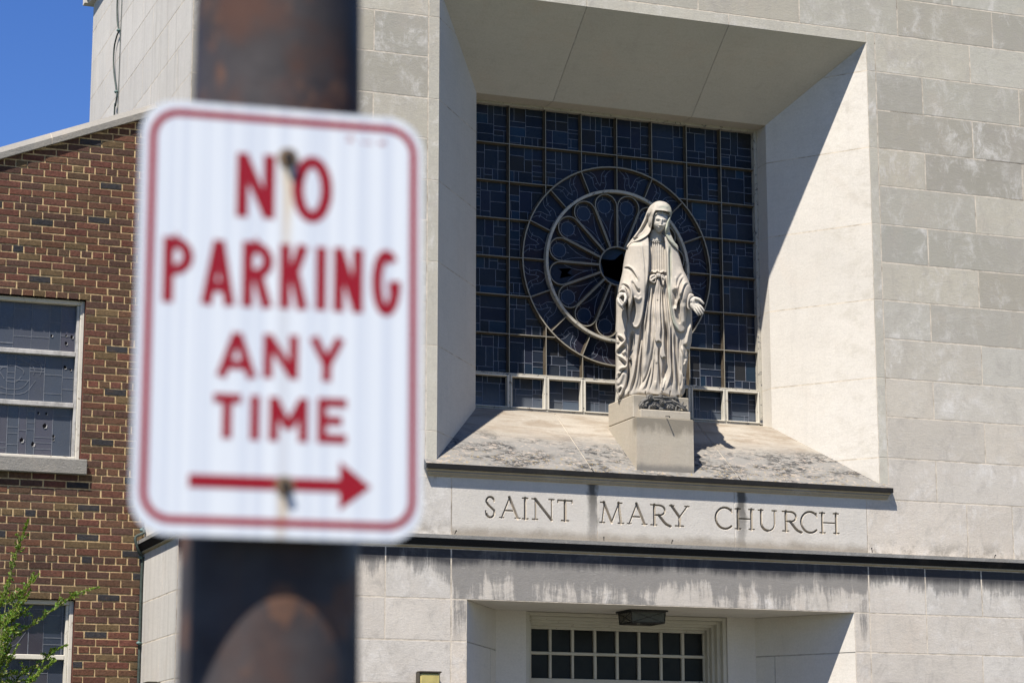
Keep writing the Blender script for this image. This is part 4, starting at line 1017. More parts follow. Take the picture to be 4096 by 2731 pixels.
def wing_window(x0, x1, z0, z1, mull, sillb, seed, holes):
    wn_ = bpy.data.objects.new('leaded_window', None); SC.collection.objects.link(wn_); wn_.parent = wing; ORG[wn_.name] = ORG[wing.name].copy()
    y = BY + 0.075; m = MB()
    m.bevbox(x0 + .004, x0 + .05, y - .03, y + .06, z0 + .02, z1 - .004, .004); m.bevbox(x1 - .040, x1 - .003, y - .03, y + .06, z0 + .02, z1 - .004, .004)
    m.bevbox(x0 + .05, x1 - .040, y - .028, y + .06, z1 - .042, z1 - .004, .004); m.bevbox(x0 + .05, x1 - .040, y - .028, y + .06, z0 + .012, z0 + .045, .004)
    m.build('frame', [M_WHITE], wn_)
    m = MB(); m.bevbox(x1 - .066, x1 - .041, y - .010, y + .05, z0 + .046, z1 - .043, .003); m.bevbox(x0 + .051, x0 + .075, y - .010, y + .05, z0 + .046, z1 - .043, .003)
    for zz in mull: m.bevbox(x0 + .076, x1 - .067, y - .012, y + .05, zz - .021, zz + .021, .004)
    m.build('glazing_bar', [M_ALU if seed == 1 else M_WHITE], wn_)
    gl2 = MB(); gy = y + .035; rq2 = random.Random(seed * 7)
    gx0, gx1, gz0, gz1 = x0 + .06, x1 - .055, z0 + .04, z1 - .035
    def ld(p, q, w=.006):
        p, q = Vector(p), Vector(q); t = (q - p)
        if t.length < 1e-4: return
        t.normalize(); n = Vector((t.y, -t.x)) * w / 2; yy = gy - .003 - rq2.uniform(0, .001)
        gl2.mesh([(v.x, yy, v.y) for v in (p - n, q - n, q + n, p + n)], [(0, 1, 2, 3)], 1)
    bands = [gz0, *sorted(mull), gz1]
    for za, zb2 in zip(bands[:-1], bands[1:]):
        xs2 = [gx0]
        while xs2[-1] < gx1 - .12: xs2.append(xs2[-1] + rq2.choice([.07, .10, .13, .16]))
        xs2.append(gx1)
        for a, c in zip(xs2[:-1], xs2[1:]):
            k = rq2.uniform(.92, 1.08); cl = rq2.choice(([(.046, .052, .064), (.043, .050, .062), (.048, .051, .061), (.050, .047, .057)] if seed == 1 else [(.012, .015, .024), (.014, .018, .030), (.020, .015, .020)]))
            cl = tuple(v * k for v in cl); gl2.poly([(a, gy, za), (c, gy + rq2.uniform(-.001, .001), za), (c, gy, zb2), (a, gy, zb2)], 0, cl)
            ld((c, za), (c, zb2), rq2.choice([.005, .008]))
            for _ in range(rq2.choice([1, 2, 3, 3])):
                z = za + rq2.uniform(.1, .9) * (zb2 - za); ld((a, z), (c, z))
    for za, zb2 in [(bands[1], bands[2])] if len(bands) > 2 else []:
        c = Vector((x1 - .62, (za + zb2) / 2 + .03))
        for rr_ in (.10, .19, .25):
            pr = None
            for t in range(25):
                a = math.pi * 2 * t / 24; q = c + Vector((rr_ * (1 + .15 * math.sin(3 * a)) * math.cos(a), rr_ * .75 * math.sin(a)))
                if pr and t % 8: ld(pr, q, .006)
                pr = q
    for hx, hz, r in holes:
        n = 9; pts = [(hx + r * rq2.uniform(.6, 1.15) * math.cos(6.283 * i / n), gy - .0052, hz + r * rq2.uniform(.7, 1.5) * math.sin(6.283 * i / n)) for i in range(n)]
        gl2.poly(pts, 2)
        gl2.poly([(hx - r * .2, gy - .0050, hz - r * 1.5), (hx + r * 1.1, gy - .0050, hz - r * 1.2), (hx + r * 1.3, gy - .0050, hz + r * .4), (hx + r * .2, gy - .0050, hz)], 3)
    gl2.build('leaded_glass', [M_GLASS2, M_LEADHI, M_DARK, M_ALU], wn_)
    if sillb:
        m = MB(); m.bevbox(x0 - .06, x1 + .052, BY - .062, BY + .10, sillb, z0 + .012, .006); m.build('sill', [M_COPING], wn_)
HO = lambda px, py: (1.0 * (2.99 + (px / 1107 * 600) * .002200 + .0), 0)
wing_window(*BW[0], [5.665, 5.200], 4.567, 1, [(3.42, 5.83, .011), (3.55, 5.84, .009), (3.60, 5.83, .014), (3.55, 5.77, .014), (3.62, 5.69, .012), (3.55, 5.55, .014), (3.60, 5.53, .010), (3.33, 5.12, .011), (3.40, 5.12, .011), (3.39, 5.01, .018), (3.47, 4.92, .011), (3.19, 4.87, .018), (3.29, 4.84, .018), (3.47, 4.89, .009)])
wing_window(*BW[1], [2.966], 1.76, 2, [])

# ------------------------------------------------------------------ cables clipped to the stone
def cable(name, pts, clamps, lab, loc, straight=None, thick=0.0085):
    o = thing(name, loc, lab, 'cable', 'lightning cables on the church')
    m = MB()
    P = [Vector(p) for p in pts]; sm = []
    for i in range(len(P) - 1):
        p0, p1, p2, p3 = P[max(i - 1, 0)], P[i], P[i + 1], P[min(i + 2, len(P) - 1)]
        for t in range(5):
            t /= 5; sm.append(0.5 * ((2 * p1) + (p2 - p0) * t + (2 * p0 - 5 * p1 + 4 * p2 - p3) * t * t + (3 * p1 - p0 - 3 * p2 + p3) * t ** 3))
    sm.append(P[-1]); m.tube(sm, thick, 8)
    if straight: m.tube(straight, 0.004, 6)
    m.build('wire', [M_CABLE], o, smooth=True)
    for c in clamps:
        q = MB(); q.ball(c, 0.020, 6, 0, (1.1, 1, .8)); q.tube([c, (c[0] + 0.03, c[1], c[2])], 0.008, 6); q.build('clamp', [M_CLAMP], o, smooth=True)
cable('lightning_cable', [(4.272, y, z) for y, z in [(3.45, 10.19), (3.437, 9.753), (3.432, 9.644), (3.384, 9.487), (3.303, 9.382), (3.404, 9.353), (3.512, 9.281), (3.532, 9.146), (3.479, 8.989), (3.383, 8.846), (3.314, 8.739), (3.291, 8.68), (3.341, 8.599), (3.388, 8.45), (3.40, 6.6)]],
      [(4.27, 3.303, 9.382), (4.27, 3.314, 8.739)], 'slack dark cable bowed between clamps high on the stone side wall', (4.28, 3.4, 9.0), [(4.283, 3.24, 10.19), (4.283, 3.26, 9.4), (4.283, 3.27, 8.6), (4.283, 3.28, 6.6)])
cable('lightning_cable', [(4.272, y, z) for y, z in [(1.334, 4.13), (1.334, 4.10), (1.29, 4.07)]] + [(4.205, 1.30, 4.035), (4.20, 1.30, 3.99), (4.235, 1.31, 3.90), (4.272, 1.34, 3.856)] + [(4.274, y, z) for y, z in [(1.345, 3.783), (1.353, 3.642), (1.355, 3.429), (1.35, 3.161), (1.353, 3.075), (1.348, 2.898), (1.35, 2.5), (1.35, 1.5), (1.35, 0.1)]],
      [(4.262, 1.34, 4.10), (4.262, 1.345, 3.856), (4.262, 1.335, 3.10)], 'dark cable down the corner where red brick meets pale stone', (4.28, 1.35, 3.0), None, 0.013)

# ------------------------------------------------------------------ lamps
lant = thing('ceiling_lantern', (8.742, 0.52, 3.452), 'black iron lantern with crossed bars on the doorway ceiling', 'lantern')
m = MB(); zt = 3.449; zb = 3.335; X0, X1, Y0, Y1 = 8.574, 8.911, 0.37, 0.67
m.bevbox(X0 - .022, X1 + .022, Y0 - .022, Y1 + .022, zt - .014, zt, .004)
i = .007
cor = [((X0, Y0), (X0 + i, Y0 + i)), ((X1, Y0), (X1 - i, Y0 + i)), ((X1, Y1), (X1 - i, Y1 - i)), ((X0, Y1), (X0 + i, Y1 - i))]
for k in range(4):
    (a, c), (a2, c2) = cor[k], cor[(k + 1) % 4]
    P = lambda q, z: (q[0], q[1], z)
    m.tube([P(a, zt - .012), P(c, zb)], .006, 4); m.tube([P(c, zb), P(c2, zb)], .006, 4); m.tube([P(a, zt - .016), P(a2, zt - .016)], .006, 4)
    m.tube([P(a, zt - .014), P(c2, zb)], .003, 4); m.tube([P(a2, zt - .014), P(c, zb)], .003, 4)
m.build('frame', [M_IRON], lant)
m = MB(); top = [(x, y, zt - .015) for (x, y), _ in cor]; bot = [(x, y, zb + .001) for _, (x, y) in cor]
m.mesh(top + bot, [(4, 5, 6, 7)] + [(k, (k + 1) % 4, (k + 1) % 4 + 4, k + 4) for k in range(4)]); m.build('glass', [M_LAMPGL], lant)
def floodlamp(pos, lab, rot=0):
    o = thing('wall_lamp', pos, lab, 'lamp', 'lamps beside the doorway')
    c, s = math.cos(rot), math.sin(rot)
    def T(mb): mb.v = [(pos[0] + (x * c - y * s), pos[1] + (x * s + y * c), pos[2] + z) for x, y, z in mb.v]
    m = MB(); m.bevbox(-.098, .098, -.035, 0, -.26, .008, .006); m.bevbox(-.100, .100, -.115, -.03, -.004, .010, .004); m.bevbox(-.100, -.090, -.10, -.036, -.25, -.005, .003); T(m); m.build('housing', [M_BRONZE], o)
    m = MB(); n = 6
    m.bevbox(-.089, .089, -.105, -.036, -.25, -.006, .010); T(m); m.build('lens', [M_YELLOW], o)
    for x in (-.085, .085):
        m = MB(); m.ball((x, -.106, -.010), .006, 4); T(m); m.build('screw', [M_IRON], o)
floodlamp((6.489, -0.003, 2.812), 'yellowed wall lamp left of the doorway at the foot of the picture')
floodlamp((11.045, -0.003, 2.800), 'yellowed wall lamp right of the doorway, only its top showing')
floodlamp((XL - .003, 0.60, 2.712), 'wall lamp on the sunlit side wall beside the brick, only its dark top showing', R(-90))

# small iron pins left in the joints
def pin(p, q, lab, r=.004):
    m = MB(); d = [(a + c) / 2 for a, c in zip(p, q)]
    m.tube([p, d, q], r, 6); m.tube([q, (q[0] + .004, q[1] - .002, q[2] - .012)], r * 1.5, 6)
    o = m.build('iron_pin', [M_IRON], None, loc=p); label(o, lab, 'pin', 'iron pins in the stone joints')
pin((8.776, 0.01, EYE + 3.580), (8.783, -0.055, EYE + 3.572), 'thin iron pin sticking out of the pedestal front below the roses')
pin((6.722, -0.055, 4.010), (6.732, -0.06, 4.045), 'bent iron pin on the cornice under the S of the name')
pin((8.130, -0.055, 4.010), (8.124, -0.06, 4.045), 'iron pin on the cornice below the M of the name')
pin((8.790, -0.055, 4.010), (8.796, -0.06, 4.045), 'iron pin on the cornice below the Y of the name')
pin((10.838, -0.055, 4.010), (10.826, -0.06, 4.055), 'bent iron pin on the cornice right of the last H')
pin((12.150, -0.055, 4.010), (12.158, -0.06, 4.040), 'iron pin on the cornice nearest the right edge of the picture')

# ------------------------------------------------------------------ pole and sign
pole = thing('steel_pole', (0.6492, CAMY + 2.4805, 0), 'thick round dark steel pole with patches of rust behind the sign', 'pole')
PC = Vector((0.6492, CAMY + 2.4805, 0))
m = MB(); n = 64; rr = lambda z: 0.0960 - 0.0062 * (min(z, 3.2) - 2.0) - 0.001 * max(0, z - 3.2); lean = lambda z: 0.0045 * (2.45 - z)
zs_ = [0, .04, .5, 1.0, 1.5, 2.0, 2.5, 3.0, 4.0, 6.0]
for a, c in zip(zs_[:-1], zs_[1:]):
    for k in range(n):
        A, B = 2 * math.pi * k / n, 2 * math.pi * (k + 1) / n
        m.poly([(PC.x + lean(a) + rr(a) * math.cos(A), PC.y + rr(a) * math.sin(A), a), (PC.x + lean(a) + rr(a) * math.cos(B), PC.y + rr(a) * math.sin(B), a), (PC.x + lean(c) + rr(c) * math.cos(B), PC.y + rr(c) * math.sin(B), c), (PC.x + lean(c) + rr(c) * math.cos(A), PC.y + rr(c) * math.sin(A), c)])
m.build('shaft', [M_POLE], pole, smooth=True, merge=1e-5)
m = MB(); m.tube([(PC.x, PC.y, 0), (PC.x, PC.y, 0.03)], 0.17, 32)
for k in range(4): m.tube([(PC.x + .135 * math.cos(k * 1.571 + .785), PC.y + .135 * math.sin(k * 1.571 + .785), .0), (PC.x + .135 * math.cos(k * 1.571 + .785), PC.y + .135 * math.sin(k * 1.571 + .785), .06)], .014, 6)
m.build('base_plate', [M_POLE], pole)
m = MB(); m.ball((PC.x + lean(6.0), PC.y, 6.0), rr(6.0) + .004, 10, 0, (1, 1, .4)); m.build('cap', [M_POLE], pole, smooth=True)

SCN = Vector((0.6303, CAMY + 2.3657, EYE + 0.51645))
sign = thing('no_parking_sign', tuple(SCN), 'white NO PARKING ANY TIME sign with red letters and a red arrow', 'sign')
yaw, tilt = R(4.595), R(1.22)
rv = Vector((math.cos(yaw), -math.sin(yaw), 0)); nv = Vector((math.sin(yaw), math.cos(yaw), 0)); uv = Vector((0, 0, 1)) * math.cos(tilt) + nv * math.sin(tilt)
ov = rv.cross(uv)                                     # away from the pole, towards the street
if ov.y > 0: ov = -ov
S3 = lambda x, z, o: tuple(SCN + rv * (x / 1000) + uv * (z / 1000) + ov * (o / 1000))
def rrect(hw, hh, r, n=10):
    out = []
    for cx, cz, a0 in ((hw - r, hh - r, 0), (-hw + r, hh - r, 90), (-hw + r, -hh + r, 180), (hw - r, -hh + r, 270)):
        for k in range(n + 1): a = R(a0 + 90 * k / n); out.append((cx + r * math.cos(a), cz + r * math.sin(a)))
    return out
def slab(mb, pts, o0, o1, mi=0):
    n = len(pts); A = [S3(x, z, o0) for x, z in pts]; B = [S3(x, z, o1) for x, z in pts]
    mb.mesh(A + B, [tuple(range(n))[::-1], tuple(range(n, 2 * n))] + [(k, (k + 1) % n, (k + 1) % n + n, k + n) for k in range(n)], mi)
m = MB(); slab(m, [(x - 1.2, z - 1.6) for x, z in rrect(153.2, 232.4, 38)], -2.0, 0); m.build('panel', [M_SIGN], sign)
m = MB(); a, c = rrect(145.8, 222.0, 32.3), rrect(137.6, 213.8, 24.2); n = len(a)
for k in range(n):
    q = (k + 1) % n; m.poly([S3(*a[k], .25), S3(*a[q], .25), S3(*c[q], .25), S3(*c[k], .25)]); m.poly([S3(*a[k], 0), S3(*a[q], 0), S3(*a[q], .25), S3(*a[k], .25)]); m.poly([S3(*c[k], 0), S3(*c[q], 0), S3(*c[q], .25), S3(*c[k], .25)])
m.build('border', [M_SIGNRED], sign)
STAG = [0]
def ribbon(mb, pts, w):
    STAG[0] += 1; o = 0.22 + 0.012 * (STAG[0] % 12); P = [Vector(p) for p in pts]; n = len(P); L_ = []; R_ = []
    for i in range(n):
        d0 = (P[i] - P[i - 1]).normalized() if i else (P[1] - P[0]).normalized(); d1 = (P[i + 1] - P[i]).normalized() if i < n - 1 else d0
        t = (d0 + d1).normalized(); nn = Vector((t.y, -t.x)) * (w / 2) / max(.5, t.dot(d0)); L_.append(P[i] - nn); R_.append(P[i] + nn)
    for i in range(n - 1):
        q = [L_[i], L_[i + 1], R_[i + 1], R_[i]]; mb.mesh([S3(v.x, v.y, 0) for v in q] + [S3(v.x, v.y, o) for v in q], [(4, 5, 6, 7)] + [(k, (k + 1) % 4, (k + 1) % 4 + 4, k + 4) for k in range(4)])
def glyph(ch, x0, x1, z0, z1, w):
    h = w / 2; a, c, l, r = z0, z1, x0 + h, x1 - h; m_ = (z0 + z1) / 2; cx = (x0 + x1) / 2
    if ch == 'N': return [[(l, a), (l, c)], [(r, a), (r, c)], [(l, c - h * .6), (r, a + h * .6)]]
    if ch == 'O': return [arcp(cx, m_, r - cx, (c - a) / 2 - h, 0, 360, 32)]
    if ch == 'I': return [[(cx, a), (cx, c)]]
    if ch == 'T': return [[(cx, a), (cx, c - h)], [(x0, c - h), (x1, c - h)]]
    if ch == 'A': return [[(l, a), (cx, c - h * .3)], [(r, a), (cx, c - h * .3)], [(l + (cx - l) * .30, a + (c - a) * .28), (r - (r - cx) * .30, a + (c - a) * .28)]]
    if ch == 'Y': return [[(cx, a), (cx, m_ - h)], [(l, c), (cx, m_ - h)], [(r, c), (cx, m_ - h)]]
    if ch == 'K': return [[(l, a), (l, c)], [(r, c), (l + h, m_ - h)], [(l + w * .9, m_ + h * .4), (r, a)]]
    if ch == 'E': return [[(l, a), (l, c)], [(l, c - h), (x1, c - h)], [(l, m_), (x1 - w * .5, m_)], [(l, a + h), (x1, a + h)]]
    if ch == 'M': return [[(l, a), (l, c)], [(r, a), (r, c)], [(l, c - h * .5), (cx, a + (c - a) * .30)], [(r, c - h * .5), (cx, a + (c - a) * .30)]]
    if ch in 'PR':
        q = (c - h - m_) / 2; zc = c - h - q; bowl = [(l, c - h), (r - q, c - h)] + arcp(r - q, zc, q, q, 90, -90, 12) + [(l, m_)]
        return [[(l, a), (l, c)], bowl] + ([[(cx, m_), (r, a)]] if ch == 'R' else [])
    if ch == 'G': return [arcp(cx, m_, r - cx, (c - a) / 2 - h, 48, 345, 28) + [(r, m_ - h * .6)], [(cx + h * .4, m_ - h * .6), (r + h, m_ - h * .6)]]
lines_ = [('N', -52, -10.5, 107.5, 178.5, 12), ('O', 8.0, 52, 106.5, 180.5, 12),
          ('P', -128, -96, 10, 81, 11), ('A', -87.5, -51, 10, 82, 11), ('R', -44, -11, 10, 81.5, 11), ('K', -4, 27, 10.5, 81, 11), ('I', 36, 45.5, 11, 80.5, 11), ('N', 54, 86.5, 10.5, 81, 11), ('G', 96, 128, 9, 82, 11),
          ('A', -69.5, -26.5, -66.5, -17.5, 9.5), ('N', -20, 17.5, -65.5, -18, 9.5), ('Y', 28.5, 67.5, -66, -18.5, 9.5),
          ('T', -71.5, -42.5, -131.5, -84, 9.5), ('I', -31.5, -24, -132, -84.5, 9.5), ('M', -13, 28.5, -132, -85, 9.5), ('E', 38.5, 70, -132, -83.5, 9.5)]
for ch, x0, x1, z0, z1, w in lines_:
    m = MB()
    w = w * 1.06
    for pl in glyph(ch, x0, x1, z0, z1, w): ribbon(m, pl, w)
    m.build('letter', [M_SIGNRED], sign)
m = MB(); slab(m, [(-95.5, -184), (63, -183.6), (63, -202.5), (97, -176.8), (63, -150.5), (63, -170), (-95.5, -170)], 0, .3); m.build('arrow', [M_SIGNRED], sign)
m = MB()
for x in (68, 71.5): slab(m, [(x, 200.5), (x + 2, 200.5), (x + 2, 206.5), (x, 206.5)], 0, .25)
for x in (84, 88.5, 93): slab(m, [(x, 199.8), (x + 2.4, 199.8), (x + 2.4, 202.4), (x, 202.4)], 0, .25)
for x in (103.5, 107.2): slab(m, [(x, 199.5), (x + 2.6, 199.5), (x + 2.6, 203.8), (x, 203.8)], 0, .25)
m.build('small_print', [M_SIGNRED], sign)
for x, z, r in ((3.0, 176.5, 6.2), (4.8, -178.5, 5.5)):
    m = MB(); P0 = [S3(x, z, -14), S3(x, z, 9.5)]; m.tube(P0, r / 1000, 6); bo = m.build('bolt', [M_BOLT], sign)
    m = MB(); m.tube([S3(x, z, 0.1), S3(x, z, 1.4)], (r + 5.0) / 1000, 20); m.build('washer', [M_WASHER], bo)

# ------------------------------------------------------------------ shrub
shrub = thing('shrub', (2.55, 0.70, 0), 'bright green shrub with thin leafy shoots in front of the lower brick window', 'shrub')
rl = random.Random(21)
stm, fol = MB(), MB()
def leaf(p, d, size, t):
    d = Vector(d).normalized(); a = d.cross(Vector((rl.uniform(-1, 1), rl.uniform(-1, 1), rl.uniform(-.4, 1)))).normalized(); nn = d.cross(a)
    p = Vector(p); w = size * rl.uniform(.26, .36); f = nn * (w * .35)
    q = [p, p + d * size * .35 + a * w - f, p + d * size * .75 + a * w * .7 - f, p + d * size, p + d * size * .75 - a * w * .7 - f, p + d * size * .35 - a * w - f, p + d * size * .5]
    fol.mesh(q, [(0, 1, 2, 6), (6, 2, 3), (0, 6, 4, 5), (6, 3, 4)], 0, t)
def shoot(pts, y, r0=.007, dens=1.0, tip=True):
    P = []
    for i, (x, z) in enumerate(pts): P.append(Vector((x, y + rl.uniform(-.02, .02), z)))
    sm = []
    for i in range(len(P) - 1):
        for t in range(8): sm.append(P[i].lerp(P[i + 1], t / 8) + Vector((rl.uniform(-.004, .004), rl.uniform(-.004, .004), rl.uniform(-.004, .004))))
    sm.append(P[-1]); n = len(sm)
    stm.tube(sm, [r0 * (1 - .8 * i / n) for i in range(n)], 6)
    L_ = sum((b_ - a_).length for a_, b_ in zip(sm[:-1], sm[1:]))
    for k in range(int(L_ * 235 * dens)):
        u = rl.random() ** .9; i = min(int(u * (n - 1)), n - 2); p = sm[i].lerp(sm[i + 1], rl.random()); ax = (sm[i + 1] - sm[i]).normalized()
        d = ax * rl.uniform(.2, .9) + Vector((rl.uniform(-1, 1), rl.uniform(-1, 1), rl.uniform(-.5, 1))) * .8
        s = rl.uniform(.017, .033) * (1 - .30 * u); yl = rl.random()
        leaf(p, d, s, (.090 + .12 * yl, .175 + .11 * yl, .016 + .014 * yl))
        if rl.random() < .10 and u < .85:      # side twig with its own cluster
            e = p + d.normalized() * rl.uniform(.03, .09); stm.tube([p, e], .0015, 4)
            for _ in range(7): leaf(p.lerp(e, rl.uniform(.4, 1)), d + Vector((rl.uniform(-1, 1), rl.uniform(-1, 1), rl.uniform(-1, 1))), rl.uniform(.016, .03), (.08 + .10 * rl.random(), .16 + .09 * rl.random(), .02))
root = [(2.55, 0.02)]
SH = [[(2.949, 3.349), (3.002, 3.458), (3.054, 3.735), (3.123, 3.945), (3.153, 4.065)], [(2.958, 3.135), (3.041, 3.235), (3.112, 3.393), (3.152, 3.483), (3.22, 3.623)],
      [(2.964, 2.99), (3.104, 3.10), (3.246, 3.201), (3.389, 3.313), (3.533, 3.416), (3.63, 3.469), (3.762, 3.513)], [(2.974, 2.758), (3.166, 2.781), (3.356, 2.902), (3.421, 2.972), (3.532, 3.023)], [(2.977, 2.692), (3.217, 2.724), (3.358, 2.834), (3.425, 2.884)]]
shoot([(2.55, 0.02), (2.60, 1.2), (2.80, 2.6)] + SH[0], .72, .012, .95)
shoot([(2.56, 0.02), (2.66, 1.1), (2.82, 2.4)] + SH[1], .68, .012, .9)
shoot([(2.57, 0.02), (2.64, 1.2), (2.78, 2.5)] + SH[2], .66, .012, .75)
shoot([(2.58, 0.02), (2.70, 1.2), (2.82, 2.3)] + SH[3], .74, .011, .85); shoot([(2.56, 0.02), (2.70, 1.0), (2.84, 2.2)] + SH[4], .70, .011, .85)
for _ in range(46):
    x = rl.uniform(2.50, 3.02); z = rl.uniform(2.2, 3.35); y = rl.uniform(.45, .95); dx = rl.uniform(.02, .30); dz = rl.uniform(.1, .42)
    shoot([(2.56, .03), (x - .12, z * .5), (x, z), (x + dx * .6, z + dz * .5), (x + dx, z + dz)], y, .006, .55)
stm.build('stems', [M_STEM], shrub, smooth=True)
fol.build('foliage', [M_LEAF], shrub)

# ------------------------------------------------------------------ statue
SO = Vector((8.80, 0.35, EYE + 3.78)); SAZ = R(24.07)
SR = Vector((math.cos(SAZ), -math.sin(SAZ), 0)); SN = Vector((-math.sin(SAZ), -math.cos(SAZ), 0))
statue = thing('statue', tuple(SO), 'stone statue of a veiled woman in draped robes with open lowered hands on the pedestal', 'statue')
def UV(x, y): x -= 2640; y -= 1580; return (.0023355 * x - .0000289 * y + .0696, -.0000311 * x - .0023954 * y + .0504)
za = lambda *p: [(2400 + x * .28058, 760 + y * .28058) for x, y in p]
zbb = lambda *p: [(2400 + x * .21258, 1050 + y * .21258) for x, y in p]
zc = lambda *p: [(2400 + x * .21683, 1280 + y * .21683) for x, y in p]
A2 = lambda pts: np.array([UV(*p) for p in pts])
def place(u, v, w): return (SO.x + SR.x * u + SN.x * w, SO.y + SR.y * u + SN.y * w, SO.z + v - w * .215)
ROWS = [(860, 2610, 2680, .06), (900, 2600, 2682, .08), (940, 2572, 2690, .11), (985, 2508, 2712, .145), (1070, 2493, 2731, .165), (1150, 2476, 2760, .178), (1200, 2469, 2768, .182), (1300, 2463, 2768, .182), (1400, 2461, 2760, .182), (1500, 2462, 2745, .186), (1610, 2466, 2736, .19)]
_v = np.array([UV((l + r) / 2, y)[1] for y, l, r, d in ROWS])[::-1]
_l = np.array([UV(l, y)[0] for y, l, r, d in ROWS])[::-1]; _r = np.array([UV(r, y)[0] for y, l, r, d in ROWS])[::-1]; _d = np.array([d for *_, d in ROWS])[::-1]
def wb(U, V, grow=0.0):
    l, r, d = np.interp(V, _v, _l) - grow, np.interp(V, _v, _r) + grow, np.interp(V, _v, _d) + grow
    t = np.clip(np.abs((U - (l + r) / 2) / ((r - l) / 2)), 0, 0.995); return d * (1 - t ** 2.3) ** (1 / 2.3)
def chaikin(P, n=1):
    for _ in range(n):
        Q = np.roll(P, -1, 0); P = np.stack([P * .78 + Q * .22, P * .22 + Q * .78], 1).reshape(-1, 2)
    return P
def inpoly(U, V, P):
    ins = np.zeros(U.shape, bool)
    for (x0, y0), (x1, y1) in zip(P, np.roll(P, -1, 0)):
        c = ((y0 > V) != (y1 > V)); xx = (x1 - x0) * (V - y0) / (y1 - y0 + 1e-15) + x0; ins ^= c & (U < xx)
    return ins
def ndist(U, V, P, closed=True):
    d = np.full(U.shape, 9.0); nx = np.zeros(U.shape); ny = np.zeros(U.shape)
    Q = np.roll(P, -1, 0) if closed else P[1:]
    for (x0, y0), (x1, y1) in zip(P if closed else P[:-1], Q):
        dx, dy = x1 - x0, y1 - y0; t = np.clip(((U - x0) * dx + (V - y0) * dy) / (dx * dx + dy * dy + 1e-12), 0, 1)
        px, py = x0 + t * dx, y0 + t * dy; q = np.hypot(U - px, V - py); m_ = q < d
        d = np.where(m_, q, d); nx = np.where(m_, px, nx); ny = np.where(m_, py, ny)
    return d, nx, ny
def odist(U, V, P):
    # distance to an open line, and how far along it the nearest point lies (0..1)
    d = np.full(U.shape, 9.0); a = np.zeros(U.shape); L = np.hypot(*(P[1:] - P[:-1]).T); C = np.concatenate([[0], np.cumsum(L)]); T_ = C[-1]
    for k in range(len(P) - 1):
        (x0, y0), (x1, y1) = P[k], P[k + 1]; dx, dy = x1 - x0, y1 - y0
        t = np.clip(((U - x0) * dx + (V - y0) * dy) / (dx * dx + dy * dy + 1e-12), 0, 1); q = np.hypot(U - x0 - t * dx, V - y0 - t * dy); m_ = q < d
        d = np.where(m_, q, d); a = np.where(m_, (C[k] + t * L[k]) / T_, a)
    return d, a
def spline(P, n=5):
    P = np.asarray(P, float)
    if len(P) < 3: return P
    Q = np.concatenate([[2 * P[0] - P[1]], P, [2 * P[-1] - P[-2]]]); out = []
    for i in range(1, len(Q) - 2):
        for t in np.arange(n) / n:
            p0, p1, p2, p3 = Q[i - 1], Q[i], Q[i + 1], Q[i + 2]
            out.append(.5 * (2 * p1 + (p2 - p0) * t + (2 * p0 - 5 * p1 + 4 * p2 - p3) * t * t + (3 * p1 - p0 - 3 * p2 + p3) * t ** 3))
    out.append(P[-1]); return np.array(out)
def ss(x): x = np.clip(x, 0, 1); return x * x * (3 - 2 * x)
